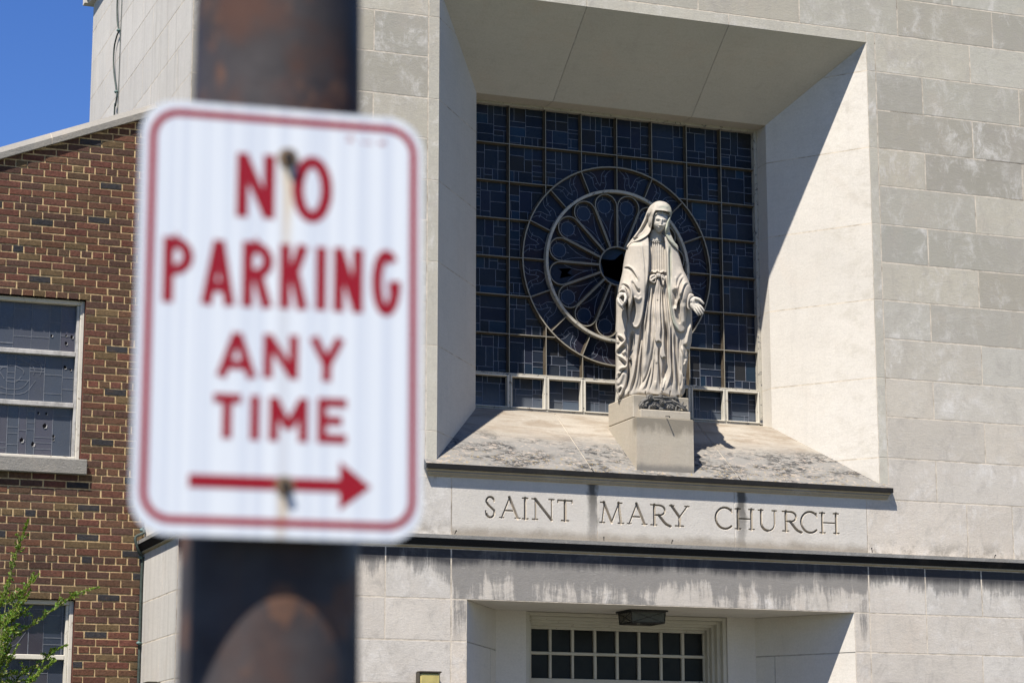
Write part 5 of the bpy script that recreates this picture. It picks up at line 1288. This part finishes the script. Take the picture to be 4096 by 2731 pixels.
def relief(mb, poly, wfun, thick=.05, er=.02, eh=.02, folds=(), dents=(), res=.005, back=None, smooth=1, tfun=None):
    """closed solid: front depth from wfun + folds, rounded rim, real thickness behind"""
    P = chaikin(A2(poly), smooth)
    u0, v0 = P.min(0) - res * 2; u1, v1 = P.max(0) + res * 2
    us, vs = np.arange(u0, u1, res), np.arange(v0, v1, res); U, V = np.meshgrid(us, vs)
    ins = inpoly(U, V, P); d, nx, ny = ndist(U, V, P)
    near = np.zeros_like(ins); near[1:] |= ins[:-1]; near[:-1] |= ins[1:]; near[:, 1:] |= ins[:, :-1]; near[:, :-1] |= ins[:, 1:]
    near[1:, 1:] |= ins[:-1, :-1]; near[:-1, :-1] |= ins[1:, 1:]; near[1:, :-1] |= ins[:-1, 1:]; near[:-1, 1:] |= ins[1:, :-1]
    snap = near & ~ins; U = np.where(snap, nx, U); V = np.where(snap, ny, V); d = np.where(snap, 0, d); ok = ins | snap
    w = wfun(U, V)
    base = w.copy()
    for pts, wid, amp in folds:
        q, al = odist(U, V, spline(A2(pts))); e = np.minimum(al, 1 - al)
        w = w + amp * (ss(e / .22) if len(pts) > 2 or amp * wid > .0002 else 1.0) * np.exp(-(q / wid) ** 2)
    for pts, dep, soft in dents:
        Q = chaikin(A2(pts), 1); i2 = inpoly(U, V, Q); q, _, _ = ndist(U, V, Q); w = w - dep * ss(np.where(i2, q, 0) / soft)
    k = np.clip(d / er, 0, 1); w = w - eh * (1 - np.sqrt(np.clip(1 - (1 - k) ** 2, 0, 1)))
    wbk = (back(U, V) if back else base - thick); wbk = np.minimum(wbk, w - .004)
    ok4 = ok[:-1, :-1] & ok[1:, :-1] & ok[:-1, 1:] & ok[1:, 1:]
    idx = np.cumsum(ok.ravel()).reshape(ok.shape) - 1; N_ = int(ok.sum()); base_i = len(mb.v)
    uu, vv, wf, wk = U[ok], V[ok], w[ok], wbk[ok]
    mb.v += [place(a, b_, c) for a, b_, c in zip(uu.tolist(), vv.tolist(), wf.tolist())]; mb.v += [place(a, b_, c) for a, b_, c in zip(uu.tolist(), vv.tolist(), wk.tolist())]
    J, I = np.nonzero(ok4); a, b_, c, e = idx[J, I], idx[J, I + 1], idx[J + 1, I + 1], idx[J + 1, I]
    tt = tfun(U, V) if tfun else None
    for n, (p, q, r_, s_) in enumerate(zip(a.tolist(), b_.tolist(), c.tolist(), e.tolist())):
        mb.f.append((base_i + p, base_i + q, base_i + r_, base_i + s_)); mb.mi.append(0); mb.t.append(tuple(tt[:, J[n], I[n]]) if tt is not None else (1, 1, 1))
        mb.f.append((base_i + N_ + s_, base_i + N_ + r_, base_i + N_ + q, base_i + N_ + p)); mb.mi.append(0); mb.t.append((1, 1, 1))
    pad = np.pad(ok4, 1)
    for J_, I_, dj, di, e0, e1 in [(J, I, -1, 0, (0, 0), (0, 1)), (J, I, 1, 0, (1, 1), (1, 0)), (J, I, 0, -1, (1, 0), (0, 0)), (J, I, 0, 1, (0, 1), (1, 1))]:
        m_ = ~pad[J_ + 1 + dj, I_ + 1 + di]
        for j_, i_ in zip(J_[m_].tolist(), I_[m_].tolist()):
            p, q = int(idx[j_ + e0[0], i_ + e0[1]]) + base_i, int(idx[j_ + e1[0], i_ + e1[1]]) + base_i
            mb.f.append((q, p, p + N_, q + N_)); mb.mi.append(0); mb.t.append((1, 1, 1))
def capsule(mb, pts, rad, n=10):
    Q = []; rd = []
    P3 = [Vector(place(*UV(x, y), w)) for x, y, w in pts]
    r = rad if isinstance(rad, (list, tuple)) else [rad] * len(P3)
    d0 = (P3[0] - P3[1]).normalized(); d1 = (P3[-1] - P3[-2]).normalized()
    for k in (0.98, .8, .45): Q.append(P3[0] + d0 * r[0] * k); rd.append(r[0] * math.sqrt(1 - k * k))
    Q += P3; rd += r
    for k in (.45, .8, 0.98): Q.append(P3[-1] + d1 * r[-1] * k); rd.append(r[-1] * math.sqrt(1 - k * k))
    mb.tube(Q, rd, n)
# --- gown
gown = MB()
SIL_LOW = zc((300, 0), (290, 500), (292, 900), (292, 1150), (330, 1300), (345, 1460), (430, 1440), (520, 1392), (600, 1385), (680, 1360), (760, 1350), (850, 1375), (900, 1350), (960, 1380), (1060, 1400), (1115, 1370), (1150, 1350), (1220, 1375), (1320, 1415), (1400, 1420), (1500, 1415), (1560, 1290), (1545, 1130), (1560, 1000), (1600, 760), (1650, 560), (1690, 390), (1690, 0))
gpoly = za((672, 640), (930, 640), (980, 800), (1000, 1100), (1010, 1500)) + list(reversed([]))
gpoly = za((660, 660), (920, 660), (985, 800), (1010, 1150), (1100, 1400)) + zbb((1700, 900), (1728, 1100)) + list(reversed(SIL_LOW)) + zbb((320, 1100), (420, 900)) + za((600, 1400), (640, 1100), (650, 800))
def wg(U, V):
    vb = UV(2640, 1190)[1]; k = ss((V - (vb - .16)) / .2)
    return wb(U, V) - .012 - .048 * k
gf = []
for x in (735, 765, 795, 826, 857, 885, 912): gf.append((za((x, 745), (x + (x - 826) * .1, 1165)), .0065, -.017))     # bodice pleats
for x in (750, 780, 810, 841, 871, 899): gf.append((za((x, 750), (x + (x - 826) * .1, 1165)), .008, .006))
gf += [(za((690, 700), (780, 748), (850, 745), (905, 715)), .010, .016),                                               # neckline
       (za((690, 1185), (740, 1165), (775, 1182), (820, 1160), (860, 1185), (905, 1165), (945, 1190)), .009, .020), (za((690, 1215), (945, 1215)), .016, -.020)]
valley = [([(575, 150), (590, 330), (560, 640), (545, 800), (525, 1000), (505, 1200), (480, 1330)], .020, -.070), ([(625, 180), (600, 420), (580, 640)], .016, -.03),
          ([(775, 230), (735, 500), (700, 720), (690, 800), (655, 1050), (600, 1250), (570, 1390)], .011, -.040), ([(800, 0), (790, 300), (772, 600), (758, 850), (768, 1100), (740, 1210), (690, 1290)], .012, -.045),
          ([(1000, 300), (985, 500), (940, 720), (900, 900), (850, 1040), (780, 1160), (740, 1270)], .009, -.028), ([(985, 560), (960, 750), (930, 950), (880, 1120), (840, 1300)], .008, -.030), ([(1015, 480), (995, 800), (960, 1100), (905, 1300)], .008, -.026), ([(1040, 800), (1020, 1100)], .010, -.012),
          ([(1092, 430), (1088, 700), (1105, 1000), (1118, 1290)], .009, -.050), ([(1195, 0), (1215, 200), (1240, 420), (1235, 700), (1215, 920), (1180, 1080), (1145, 1230)], .026, -.060), ([(1150, 600), (1180, 900), (1150, 1100)], .016, -.03),
          ([(1318, 80), (1310, 400), (1318, 700), (1330, 1000), (1325, 1290)], .009, -.040), ([(1375, 200), (1385, 500), (1405, 800), (1425, 1100), (1455, 1370)], .013, -.050), ([(1465, 250), (1448, 480), (1460, 800), (1500, 1000)], .010, -.030),
          ([(900, 0), (880, 300), (830, 700)], .02, .014)]
ridge = [([(690, 560), (660, 760), (620, 980), (560, 1180), (510, 1330), (400, 1400)], .016, .022), ([(765, 250), (750, 560), (715, 850), (690, 1080), (625, 1330)], .010, .024), ([(890, 100), (870, 450), (830, 800), (800, 1000)], .030, .026),
         ([(945, 800), (890, 1000), (830, 1180), (760, 1280)], .010, .014), ([(1000, 560), (975, 900), (935, 1150), (880, 1340)], .008, .012), ([(1050, 620), (1050, 900), (1020, 1300)], .018, .022),
         ([(1285, 0), (1285, 400), (1285, 700), (1300, 950), (1240, 1180), (1170, 1300)], .012, .030), ([(1345, 420), (1365, 800), (1385, 1100), (1400, 1330)], .013, .026), ([(1490, 500), (1520, 800), (1490, 1050), (1480, 1300)], .026, .030), ([(1130, 1120), (1140, 1280)], .006, .02), ([(1200, 1090), (1160, 1230)], .006, .02)]
gf += [(zbb(*p), w, a) for p, w, a in [([(905, 330), (885, 600), (845, 900), (790, 1250), (740, 1600), (690, 1850)], .010, -.032), ([(945, 400), (925, 700), (890, 1000), (850, 1350), (835, 1700)], .007, -.026), ([(925, 380), (905, 650), (868, 950), (820, 1300)], .009, .014),
        ([(1000, 420), (985, 700), (960, 1000), (960, 1300), (985, 1500)], .007, -.024), ([(970, 400), (955, 700), (930, 1000), (900, 1400), (880, 1750)], .012, .016), ([(1012, 440), (1003, 800), (1010, 1200)], .007, -.018),
        ([(1185, 440), (1200, 700), (1225, 1000), (1240, 1300), (1250, 1600)], .018, -.040), ([(1225, 400), (1250, 700), (1280, 1000), (1300, 1400), (1310, 1800)], .010, .026), ([(1255, 560), (1290, 900), (1320, 1250)], .008, -.02)]]
gf += [(zc(*p), w * .85, a * .85) for p, w, a in valley] + [(zc(*p), w * .8, a * .8) for p, w, a in ridge]
gd = [(zc((520, 1300), (545, 1290), (545, 1400), (505, 1400)), .03, .012), (zc((830, 1290), (858, 1290), (855, 1380), (825, 1380)), .04, .012), (zc((910, 1330), (980, 1340), (1095, 1350), (1095, 1385), (920, 1385)), .07, .014),
      (zc((1280, 1280), (1310, 1270), (1300, 1400), (1265, 1400)), .04, .012), (zc((1400, 1370), (1450, 1350), (1460, 1420), (1395, 1420)), .05, .012)]
relief(gown, gpoly, wg, er=.03, eh=.03, folds=gf, dents=gd, res=.0042, back=lambda U, V: -wb(U, V) * .8)
ob = gown.build('gown', [M_STATUE], statue, smooth=True)
# --- cloak: two front panels with their sleeves, and the falls behind the arms
cloak = MB()
GREEN = np.array([.80, .98, .88])
bodyin = (UV(2520, 1300)[0], UV(2750, 1300)[0])
fall_l = zc((300, -480), (430, -480), (520, -200), (525, 300), (525, 700), (520, 1000), (500, 1150), (440, 1330), (370, 1440), (350, 1478), (322, 1440), (340, 1350), (300, 1290), (282, 1150), (300, 900), (310, 680), (286, 600), (292, 480), (312, 260), (285, 220), (300, 0))
def wfl(U, V): return wb(U, V) * .45 + .085
fl_f = [(zc((312, 258), (400, 300), (460, 370), (430, 420), (340, 520), (300, 610)), .011, .032), (zc((300, 625), (420, 690), (505, 770), (490, 850), (390, 880), (330, 980)), .011, .032), (zc((300, 1100), (330, 980), (420, 960)), .012, .018),
        (zc((440, 930), (390, 1080), (320, 1200)), .020, .022), (zc((330, 330), (330, 430)), .016, .016), (zc((470, 560), (420, 620)), .018, .018), (zc((330, 1290), (380, 1210), (425, 1240), (400, 1330), (345, 1420)), .010, .024), (zc((500, 0), (510, 400), (510, 800)), .010, -.03)]
fl_d = [(zc((318, 285), (400, 330), (450, 390), (400, 425), (345, 380)), .060, .016), (zc((330, 540), (400, 450), (505, 470), (470, 545), (400, 625), (310, 640)), .030, .018), (zc((325, 700), (420, 740), (490, 820), (470, 850), (395, 780)), .060, .014), (zc((320, 1120), (350, 1010), (430, 900), (500, 880), (440, 960), (370, 1060)), .045, .016), (zc((350, 1290), (385, 1235), (410, 1260), (385, 1310), (350, 1350)), .07, .012)]
relief(cloak, fall_l, wfl, thick=.10, er=.02, eh=.03, folds=fl_f, dents=fl_d, res=.0042)
fall_r = zc((1560, -300), (1695, -300), (1697, 390), (1645, 470), (1655, 580), (1595, 700), (1605, 775), (1490, 890), (1560, 1000), (1540, 1130), (1575, 1285), (1500, 1410), (1450, 1300), (1430, 900), (1460, 500), (1520, 200))
relief(cloak, fall_r, lambda U, V: wb(U, V) * .55 + .05, thick=.09, er=.02, eh=.03, res=.0042,
       folds=[(zc((1695, 60), (1640, 200), (1600, 400), (1590, 500)), .014, .030), (zc((1500, 450), (1540, 600), (1590, 770), (1500, 880)), .016, .030), (zc((1560, 480), (1580, 700)), .012, -.03), (zc((1500, 900), (1530, 1100), (1490, 1330)), .016, .020)],
       dents=[(zc((1590, 520), (1650, 560), (1640, 640), (1590, 690)), .05, .012), (zc((1500, 920), (1560, 1000), (1535, 1110)), .05, .012)])
left = za((690, 660), (702, 800), (704, 950), (700, 1100), (688, 1260)) + zbb((868, 500), (846, 700), (830, 850), (800, 1040), (760, 1170), (700, 1238), (640, 1222), (585, 1160), (540, 1060), (518, 950), (530, 850), (528, 700), (520, 560), (480, 480), (410, 490), (362, 570), (335, 640), (345, 520), (380, 370), (425, 180)) + za((326, 1100), (345, 980), (366, 890), (400, 800), (470, 740), (560, 700), (640, 670))
vL = UV(2500, 1190)[1]
def wl_(U, V):
    a = A2(zbb((430, 620)))[0]; b2 = A2(zbb((640, 500)))[0]
    return wb(U, V, .012) + .004 + .090 * np.exp(-((U - a[0]) / .10) ** 2 - ((V - a[1]) / .16) ** 2) + .035 * np.exp(-((U - b2[0]) / .10) ** 2 - ((V - b2[1]) / .18) ** 2)
lf = [(zbb((432, 150), (480, 115), (540, 115), (600, 165), (660, 260), (720, 370)), .011, -.030), (zbb((440, 125), (490, 92), (550, 95), (620, 150), (690, 260), (740, 380)), .012, .020),
      (zbb((370, 430), (440, 395), (530, 430), (590, 520), (605, 640), (575, 800), (545, 920)), .010, .022), (zbb((375, 470), (440, 440), (520, 480), (560, 600), (550, 760)), .009, -.020), (zbb((600, 340), (660, 470), (760, 600)), .014, -.028), (zbb((640, 380), (720, 500)), .012, .014), (zbb((640, 640), (730, 700), (790, 640)), .012, .012),
      (za((600, 745), (640, 1000), (655, 1300), (640, 1560)), .009, -.010), (za((578, 735), (610, 950), (640, 1200)), .010, .008), (zbb((850, 560), (830, 800), (770, 1080), (700, 1210), (610, 1185), (550, 1070)), .012, .012)]
ld_ = [(zbb((606, 600), (650, 680), (678, 800), (690, 930), (668, 1040), (640, 1150), (600, 1165), (566, 1080), (562, 960), (592, 820), (615, 700)), .105, .016)]
def tl(U, V): return np.ones((3, *U.shape))
relief(cloak, left, wl_, thick=.05, er=.014, eh=.022, folds=lf, dents=ld_, res=.0042)
right = za((888, 650), (925, 720), (935, 860), (946, 1000), (950, 1200), (958, 1350)) + zbb((1262, 450), (1288, 700), (1325, 1000), (1370, 1170), (1440, 1285), (1515, 1322), (1580, 1300), (1614, 1240), (1618, 1000), (1625, 850), (1645, 680), (1690, 570), (1745, 590), (1700, 450), (1655, 320), (1600, 210)) + za((1188, 1145), (1150, 1000), (1115, 880), (1080, 800), (1010, 740), (960, 660))
def wr_(U, V):
    a = A2(zbb((1600, 560)))[0]
    return wb(U, V, .012) + .004 + .070 * np.exp(-((U - a[0]) / .09) ** 2 - ((V - a[1]) / .17) ** 2)
rf = [(zbb((1430, 500), (1470, 330), (1560, 200)), .012, -.014), (zbb((1590, 270), (1520, 380), (1470, 560), (1430, 800)), .010, -.026), (zbb((1690, 430), (1610, 430), (1560, 540), (1520, 700), (1505, 850)), .009, -.020), (zbb((1660, 380), (1600, 400), (1560, 470), (1500, 640)), .012, .022),
      (za((998, 800), (1005, 1100), (1012, 1350)), .010, -.024), (za((965, 780), (972, 1100), (985, 1400)), .010, .018), (zbb((1280, 450), (1315, 750), (1350, 1000), (1400, 1170), (1500, 1290)), .011, .020), (zbb((1395, 500), (1405, 700), (1400, 880)), .018, -.035), (zbb((1430, 250), (1420, 500), (1400, 520)), .012, .016), (zbb((1570, 750), (1575, 1000), (1570, 1200)), .02, .016)]
rd_ = [(zbb((1500, 660), (1512, 850), (1505, 1000), (1518, 1120), (1495, 1168), (1440, 1110), (1405, 1000), (1385, 860), (1430, 900), (1445, 760)), .085, .013), (zbb((1400, 560), (1440, 600), (1430, 750), (1395, 700)), .035, .014)]
gl_line = A2(za((985, 780), (998, 900), (992, 1100), (985, 1300)) + zbb((1300, 600), (1330, 900), (1380, 1130), (1440, 1240)))
def tg(U, V):
    q, _, _ = ndist(U, V, gl_line, False); k = np.exp(-(q / .016) ** 2) * .75
    return 1 - k[None] * (1 - GREEN[:, None, None])
relief(cloak, right, wr_, thick=.05, er=.014, eh=.022, folds=rf, dents=rd_, res=.0042, tfun=tg)
# back of the cloak, a plain rounded fall
relief(cloak, za((560, 720), (1060, 720), (1150, 1000), (1185, 1150)) + zc((1690, 0), (1640, 600), (1540, 1300)) + zc((1400, 1380), (600, 1370), (330, 1290), (300, 700), (300, 0)) + za((330, 1100), (370, 900), (420, 780)), lambda U, V: wb(U, V) * .3, er=.03, eh=.02, res=.008, back=lambda U, V: -wb(U, V))
cloak.build('cloak', [M_STATUE], statue, smooth=True)
# cuffs
cuff = MB()
relief(cuff, zbb((1640, 660), (1665, 615), (1700, 580), (1762, 615), (1762, 645), (1725, 655), (1685, 700), (1660, 780), (1668, 860), (1690, 880), (1660, 895), (1630, 860), (1628, 760)), lambda U, V: wb(U, V) * .2 + .165, thick=.06, er=.010, eh=.014, res=.0035)
cuff.build('cuff', [M_STATUE], statue, smooth=True); cuff = MB()
relief(cuff, zbb((355, 570), (380, 510), (430, 487), (480, 500), (515, 560), (525, 660), (515, 740), (480, 800), (455, 800), (490, 740), (505, 660), (490, 590), (450, 545), (400, 545), (365, 590)), lambda U, V: wb(U, V) * .0 + .255, thick=.08, er=.010, eh=.016, res=.0035)
cuff.build('cuff', [M_STATUE], statue, smooth=True)
# --- body: head and neck, trunk and arms inside the clothes, hands
fig = MB()
hc = UV(*za((866, 470))[0]); HW, HH = .083, .128
tiltk = .22           # the head leans over
def face_w(U, V):
    u = (U - hc[0]) - tiltk * -(V - hc[1]) * .35; v = V - hc[1]
    hwv = HW * (1 - .26 * ss(-v / HH)); r2 = np.clip((np.abs(u) / hwv) ** 2.2 + (np.abs(v) / HH) ** 2.3, 0, .98)
    return .070 + .105 * (1 - r2) ** .5 + .16 * (V - hc[1])
fpoly = za((768, 320), (752, 400), (748, 480), (758, 545), (780, 585), (812, 608), (845, 613), (880, 597), (915, 560), (945, 515), (970, 450), (990, 390), (995, 330), (950, 290), (870, 280), (810, 290))
ff = [(za((886, 410), (880, 440), (872, 480), (868, 504)), .0080, .013), (za((865, 505), (870, 508)), .009, .014), (za((846, 512), (886, 516)), .006, .006), (za((795, 428), (825, 417), (856, 424), (878, 438)), .009, .005), (za((898, 436), (930, 430), (955, 438)), .009, .005),
      (za((797, 442), (826, 447), (854, 450)), .012, -.009), (za((903, 456), (925, 460), (948, 456)), .012, -.009), (za((808, 440), (828, 444), (846, 446)), .0055, .006), (za((906, 456), (925, 459), (940, 456)), .0055, .006), (za((806, 450), (828, 455), (848, 455)), .0035, -.005), (za((905, 467), (925, 470), (942, 466)), .0035, -.005),
      (za((808, 543), (838, 552), (868, 556)), .0040, -.008), (za((818, 537), (842, 544), (864, 548)), .005, .006), (za((820, 558), (842, 566), (860, 566)), .006, .007), (za((838, 580), (850, 582)), .007, -.005), (za((836, 598), (848, 600)), .012, .009),
      (za((795, 495), (800, 520)), .020, .007), (za((920, 505), (915, 520)), .016, .007)]
relief(fig, fpoly, face_w, er=.012, eh=.014, folds=ff, res=.0030, back=lambda U, V: face_w(U, V) * 0 - .02)
relief(fig, za((735, 560), (720, 620), (680, 680), (680, 740), (920, 740), (900, 680), (880, 640), (890, 560)), lambda U, V: wb(U, V) * 0 + .03 + .055 * np.sqrt(np.clip(1 - ((U - UV(*za((805, 640))[0])[0]) / .075) ** 2, 0, 1)), er=.01, eh=.008, res=.005, back=lambda U, V: U * 0 - .03)
c3 = lambda px, w: (px[0][0], px[0][1], w)
for S_ in ([((2585, 1010), .0), ((2520, 1090), .06), ((2492, 1180), .21)], [((2665, 1010), .0), ((2700, 1090), .05), ((2752, 1190), .14)]):
    capsule(fig, [(p[0], p[1], w) for p, w in S_], [.050, .040, .030])
capsule(fig, [(2632, 960, 0.0), (2628, 1100, .0), (2625, 1400, .0)], [.07, .10, .12], 16)
# hand at the right of the picture: palm turned out, fingers down
WH = lambda U, V: .160 + (U - UV(2755, 1200)[0]) * .22
relief(fig, zbb((1690, 705), (1715, 660), (1760, 645), (1810, 660), (1850, 720), (1868, 790), (1885, 815), (1850, 850), (1800, 890), (1755, 915), (1720, 880), (1685, 840), (1668, 780)), WH, thick=.030, er=.014, eh=.016, res=.003,
       folds=[(zbb((1790, 700), (1810, 740), (1790, 800)), .012, -.008), (zbb((1740, 730), (1770, 700)), .018, .008), (zbb((1720, 800), (1760, 860)), .014, .006)])
hnd = lambda pts: [(*zbb((x, y))[0], w) for x, y, w in pts]
for pts, r in (([(1868, 815, .175), (1905, 855, .185), (1944, 912, .178)], .0108), ([(1838, 838, .180), (1875, 895, .190), (1918, 965, .180)], .0112), ([(1805, 865, .180), (1840, 925, .188), (1880, 982, .178)], .0108), ([(1770, 893, .175), (1805, 945, .180), (1842, 990, .172)], .0094)):
    capsule(fig, hnd(pts), [r, r * .95, r * .78])
capsule(fig, hnd([(1800, 685, .175), (1865, 705, .190), (1905, 745, .192), (1935, 778, .186)]), [.016, .0135, .0118, .0098])
capsule(fig, hnd([(1700, 640, .13), (1715, 730, .150)]), [.024, .026])
# hand at the left of the picture: seen from the fingertips, half closed
relief(fig, zbb((345, 620), (365, 580), (410, 566), (460, 580), (492, 640), (490, 730), (465, 800), (440, 830), (400, 820), (365, 770), (338, 710)), lambda U, V: U * 0 + .290, thick=.08, er=.016, eh=.022, res=.003,
       dents=[(zbb((392, 640), (440, 615), (478, 655), (478, 720), (455, 775), (420, 740), (395, 700), (362, 690)), .055, .012)])
for pts, r in (([(348, 690, .300), (372, 760, .325), (420, 815, .335)], .0105), ([(342, 720, .292), (372, 790, .318), (430, 845, .328)], .0105), ([(350, 760, .284), (385, 820, .308), (438, 868, .318)], .0098), ([(372, 800, .275), (410, 850, .298), (448, 885, .305)], .0085)):
    capsule(fig, hnd(pts), [r, r * .95, r * .8])
capsule(fig, hnd([(470, 600, .285), (492, 670, .315), (470, 750, .335)]), [.013, .0125, .0095])
fig.build('body', [M_FACE], statue, smooth=True)
# --- hair
hair = MB()
relief(hair, za((752, 430), (760, 360), (785, 310), (850, 290), (930, 292), (992, 320), (1000, 380), (985, 430), (975, 380), (940, 355), (900, 350), (870, 335), (820, 350), (785, 375), (768, 420)), lambda U, V: face_w(U, V) + .012, thick=.05, er=.010, eh=.012, res=.003,
       folds=[(za((770, 370), (820, 330), (880, 322)), .006, .010), (za((880, 322), (930, 345), (985, 372)), .006, .010), (za((900, 320), (945, 325), (990, 345)), .005, -.008), (za((775, 345), (830, 312)), .005, -.008)])
hair.build('hair', [M_FACE], statue, smooth=True)
# --- veil
veil = MB()
vpoly = za((860, 157), (940, 175), (1000, 225), (1020, 280), (1026, 340), (1002, 420), (988, 500), (992, 580), (1030, 680), (1065, 752), (1106, 790), (1121, 830), (1115, 885), (1080, 832), (1010, 778), (950, 692), (927, 630), (926, 560), (950, 470), (985, 400), (1005, 350), (985, 322), (900, 305), (800, 298), (776, 330), (752, 410), (743, 500), (730, 560), (700, 632), (640, 682), (560, 727), (450, 752), (405, 790), (385, 850), (378, 800), (430, 730), (500, 640), (570, 540), (620, 430), (660, 330), (700, 240), (760, 185), (810, 163))
vc = UV(*za((862, 440))[0])
def wv(U, V):
    u, v = U - vc[0], V - vc[1]
    r2 = np.clip((np.abs(u) / .118) ** 2.2 + (np.clip(v, -.5, .5) / .200) ** 2, 0, .97)
    head = .040 + .150 * np.sqrt(1 - r2)
    return np.maximum(np.where(v > -.16, head, 0), wb(U, V, .012) + .030) + .026 * ss((V - UV(2640, 872)[1]) / .06)
vf = [(za((745, 270), (700, 400), (640, 510), (560, 640)), .010, -.022), (za((770, 290), (735, 420), (690, 520), (620, 620)), .012, .014), (za((690, 300), (640, 430), (560, 570), (460, 720)), .012, .012), (za((790, 302), (760, 380), (745, 500), (722, 580), (690, 640), (600, 705), (470, 750)), .008, .012), (za((800, 240), (900, 225), (990, 260)), .016, .010), (za((970, 480), (950, 600), (1000, 720), (1090, 800)), .010, .012), (za((790, 300), (900, 307), (985, 325)), .008, .014)]
gv = A2(za((880, 260), (960, 240), (1010, 300), (1008, 380), (965, 470), (945, 580), (955, 660), (1000, 730), (1080, 790)))
def tv(U, V):
    q, _, _ = ndist(U, V, gv, False); k = np.exp(-(q / .022) ** 2) * .8; return 1 - k[None] * (1 - np.array([.82, 1.02, .92])[:, None, None])
relief(veil, vpoly, wv, thick=.05, er=.012, eh=.016, folds=vf, res=.0036, tfun=tv)
# crown and back of the veil
relief(veil, za((860, 160), (940, 178), (1000, 228), (1018, 280), (1022, 340), (995, 420), (980, 560), (1020, 700), (1090, 840), (700, 840), (420, 800), (480, 680), (570, 550), (620, 440), (660, 340), (700, 245), (760, 190), (810, 166)), lambda U, V: U * 0 - .005, er=.02, eh=.02, res=.008, back=lambda U, V: -.02 - .13 * np.sqrt(np.clip(1 - ((U - vc[0] + .02) / .24) ** 2, 0, 1)))
veil.build('veil', [M_STATUE], statue, smooth=True)
# --- sash with its bow and tails
sash = MB()
wsash = lambda U, V: wg(U, V) + .030
tail = zbb((1075, 300), (1120, 300), (1130, 400), (1140, 560), (1130, 800), (1135, 1000), (1150, 1200), (1140, 1330)) + zc((1120, 200), (1105, 310), (1140, 410), (1100, 395), (1072, 380), (1040, 412), (1005, 360), (1015, 200)) + zbb((1030, 1280), (1035, 1100), (1005, 900), (1010, 700), (1035, 500), (1045, 400))
relief(sash, tail, wsash, thick=.05, er=.010, eh=.016, res=.0036, folds=[(zbb((1075, 420), (1060, 700), (1065, 1000), (1080, 1300)), .006, -.012), (zbb((1105, 420), (1095, 800), (1110, 1250)), .006, -.010), (zbb((1085, 350), (1080, 700)), .008, .010)])
tail2 = zbb((1125, 320), (1150, 420), (1170, 600), (1175, 800), (1190, 1000), (1200, 1250)) + zc((1185, 200), (1180, 400), (1190, 600), (1218, 680), (1170, 672), (1145, 708), (1098, 640), (1115, 540), (1145, 400), (1150, 200)) + zbb((1160, 1200), (1150, 900), (1140, 600), (1115, 420))
relief(sash, tail2, lambda U, V: wg(U, V) + .014, thick=.05, er=.009, eh=.014, res=.0036)
for lp, dn in ((zbb((1065, 245), (1010, 228), (955, 245), (928, 285), (926, 350), (950, 378), (1000, 398), (1030, 405), (1058, 370), (1062, 320), (1085, 285)), zbb((1045, 300), (1000, 330), (965, 365), (1010, 385), (1040, 375), (1050, 330))),
               (zbb((1130, 245), (1180, 232), (1218, 270), (1232, 320), (1212, 370), (1214, 430), (1195, 455), (1172, 430), (1160, 350), (1140, 290)), zbb((1160, 290), (1190, 300), (1205, 330), (1190, 400), (1176, 360)))):
    relief(sash, lp, lambda U, V: wsash(U, V) + .018, thick=.06, er=.014, eh=.018, res=.0032, dents=[(dn, .040, .010)], folds=[(zbb((1055, 262), (1000, 285), (950, 330)), .006, -.010), (zbb((1140, 265), (1185, 268), (1212, 310)), .005, -.008)])
relief(sash, zbb((1060, 215), (1105, 208), (1140, 225), (1145, 270), (1120, 300), (1075, 295), (1055, 255)), lambda U, V: wsash(U, V) + .032, thick=.06, er=.016, eh=.022, res=.0034, folds=[(zbb((1080, 225), (1095, 290)), .005, -.008), (zbb((1115, 225), (1115, 290)), .005, -.008)])
sash.build('sash', [M_STATUE], statue, smooth=True)
# toe slab under the hem, hidden by the roses from the street
clipm = MB(); q0 = place(*UV(2522, 1437), .10); clipm.tube([q0, tuple(Vector(q0) + SN * .05)], .010, 8); clipm.tube([tuple(Vector(q0) + SN * .05), tuple(Vector(q0) + SN * .06 - Vector((0, 0, .02)))], .014, 8)
label(clipm.build('wall_hook', [M_IRON], None, loc=tuple(q0)), 'small black metal hook among the lower folds of the statue', 'hook')
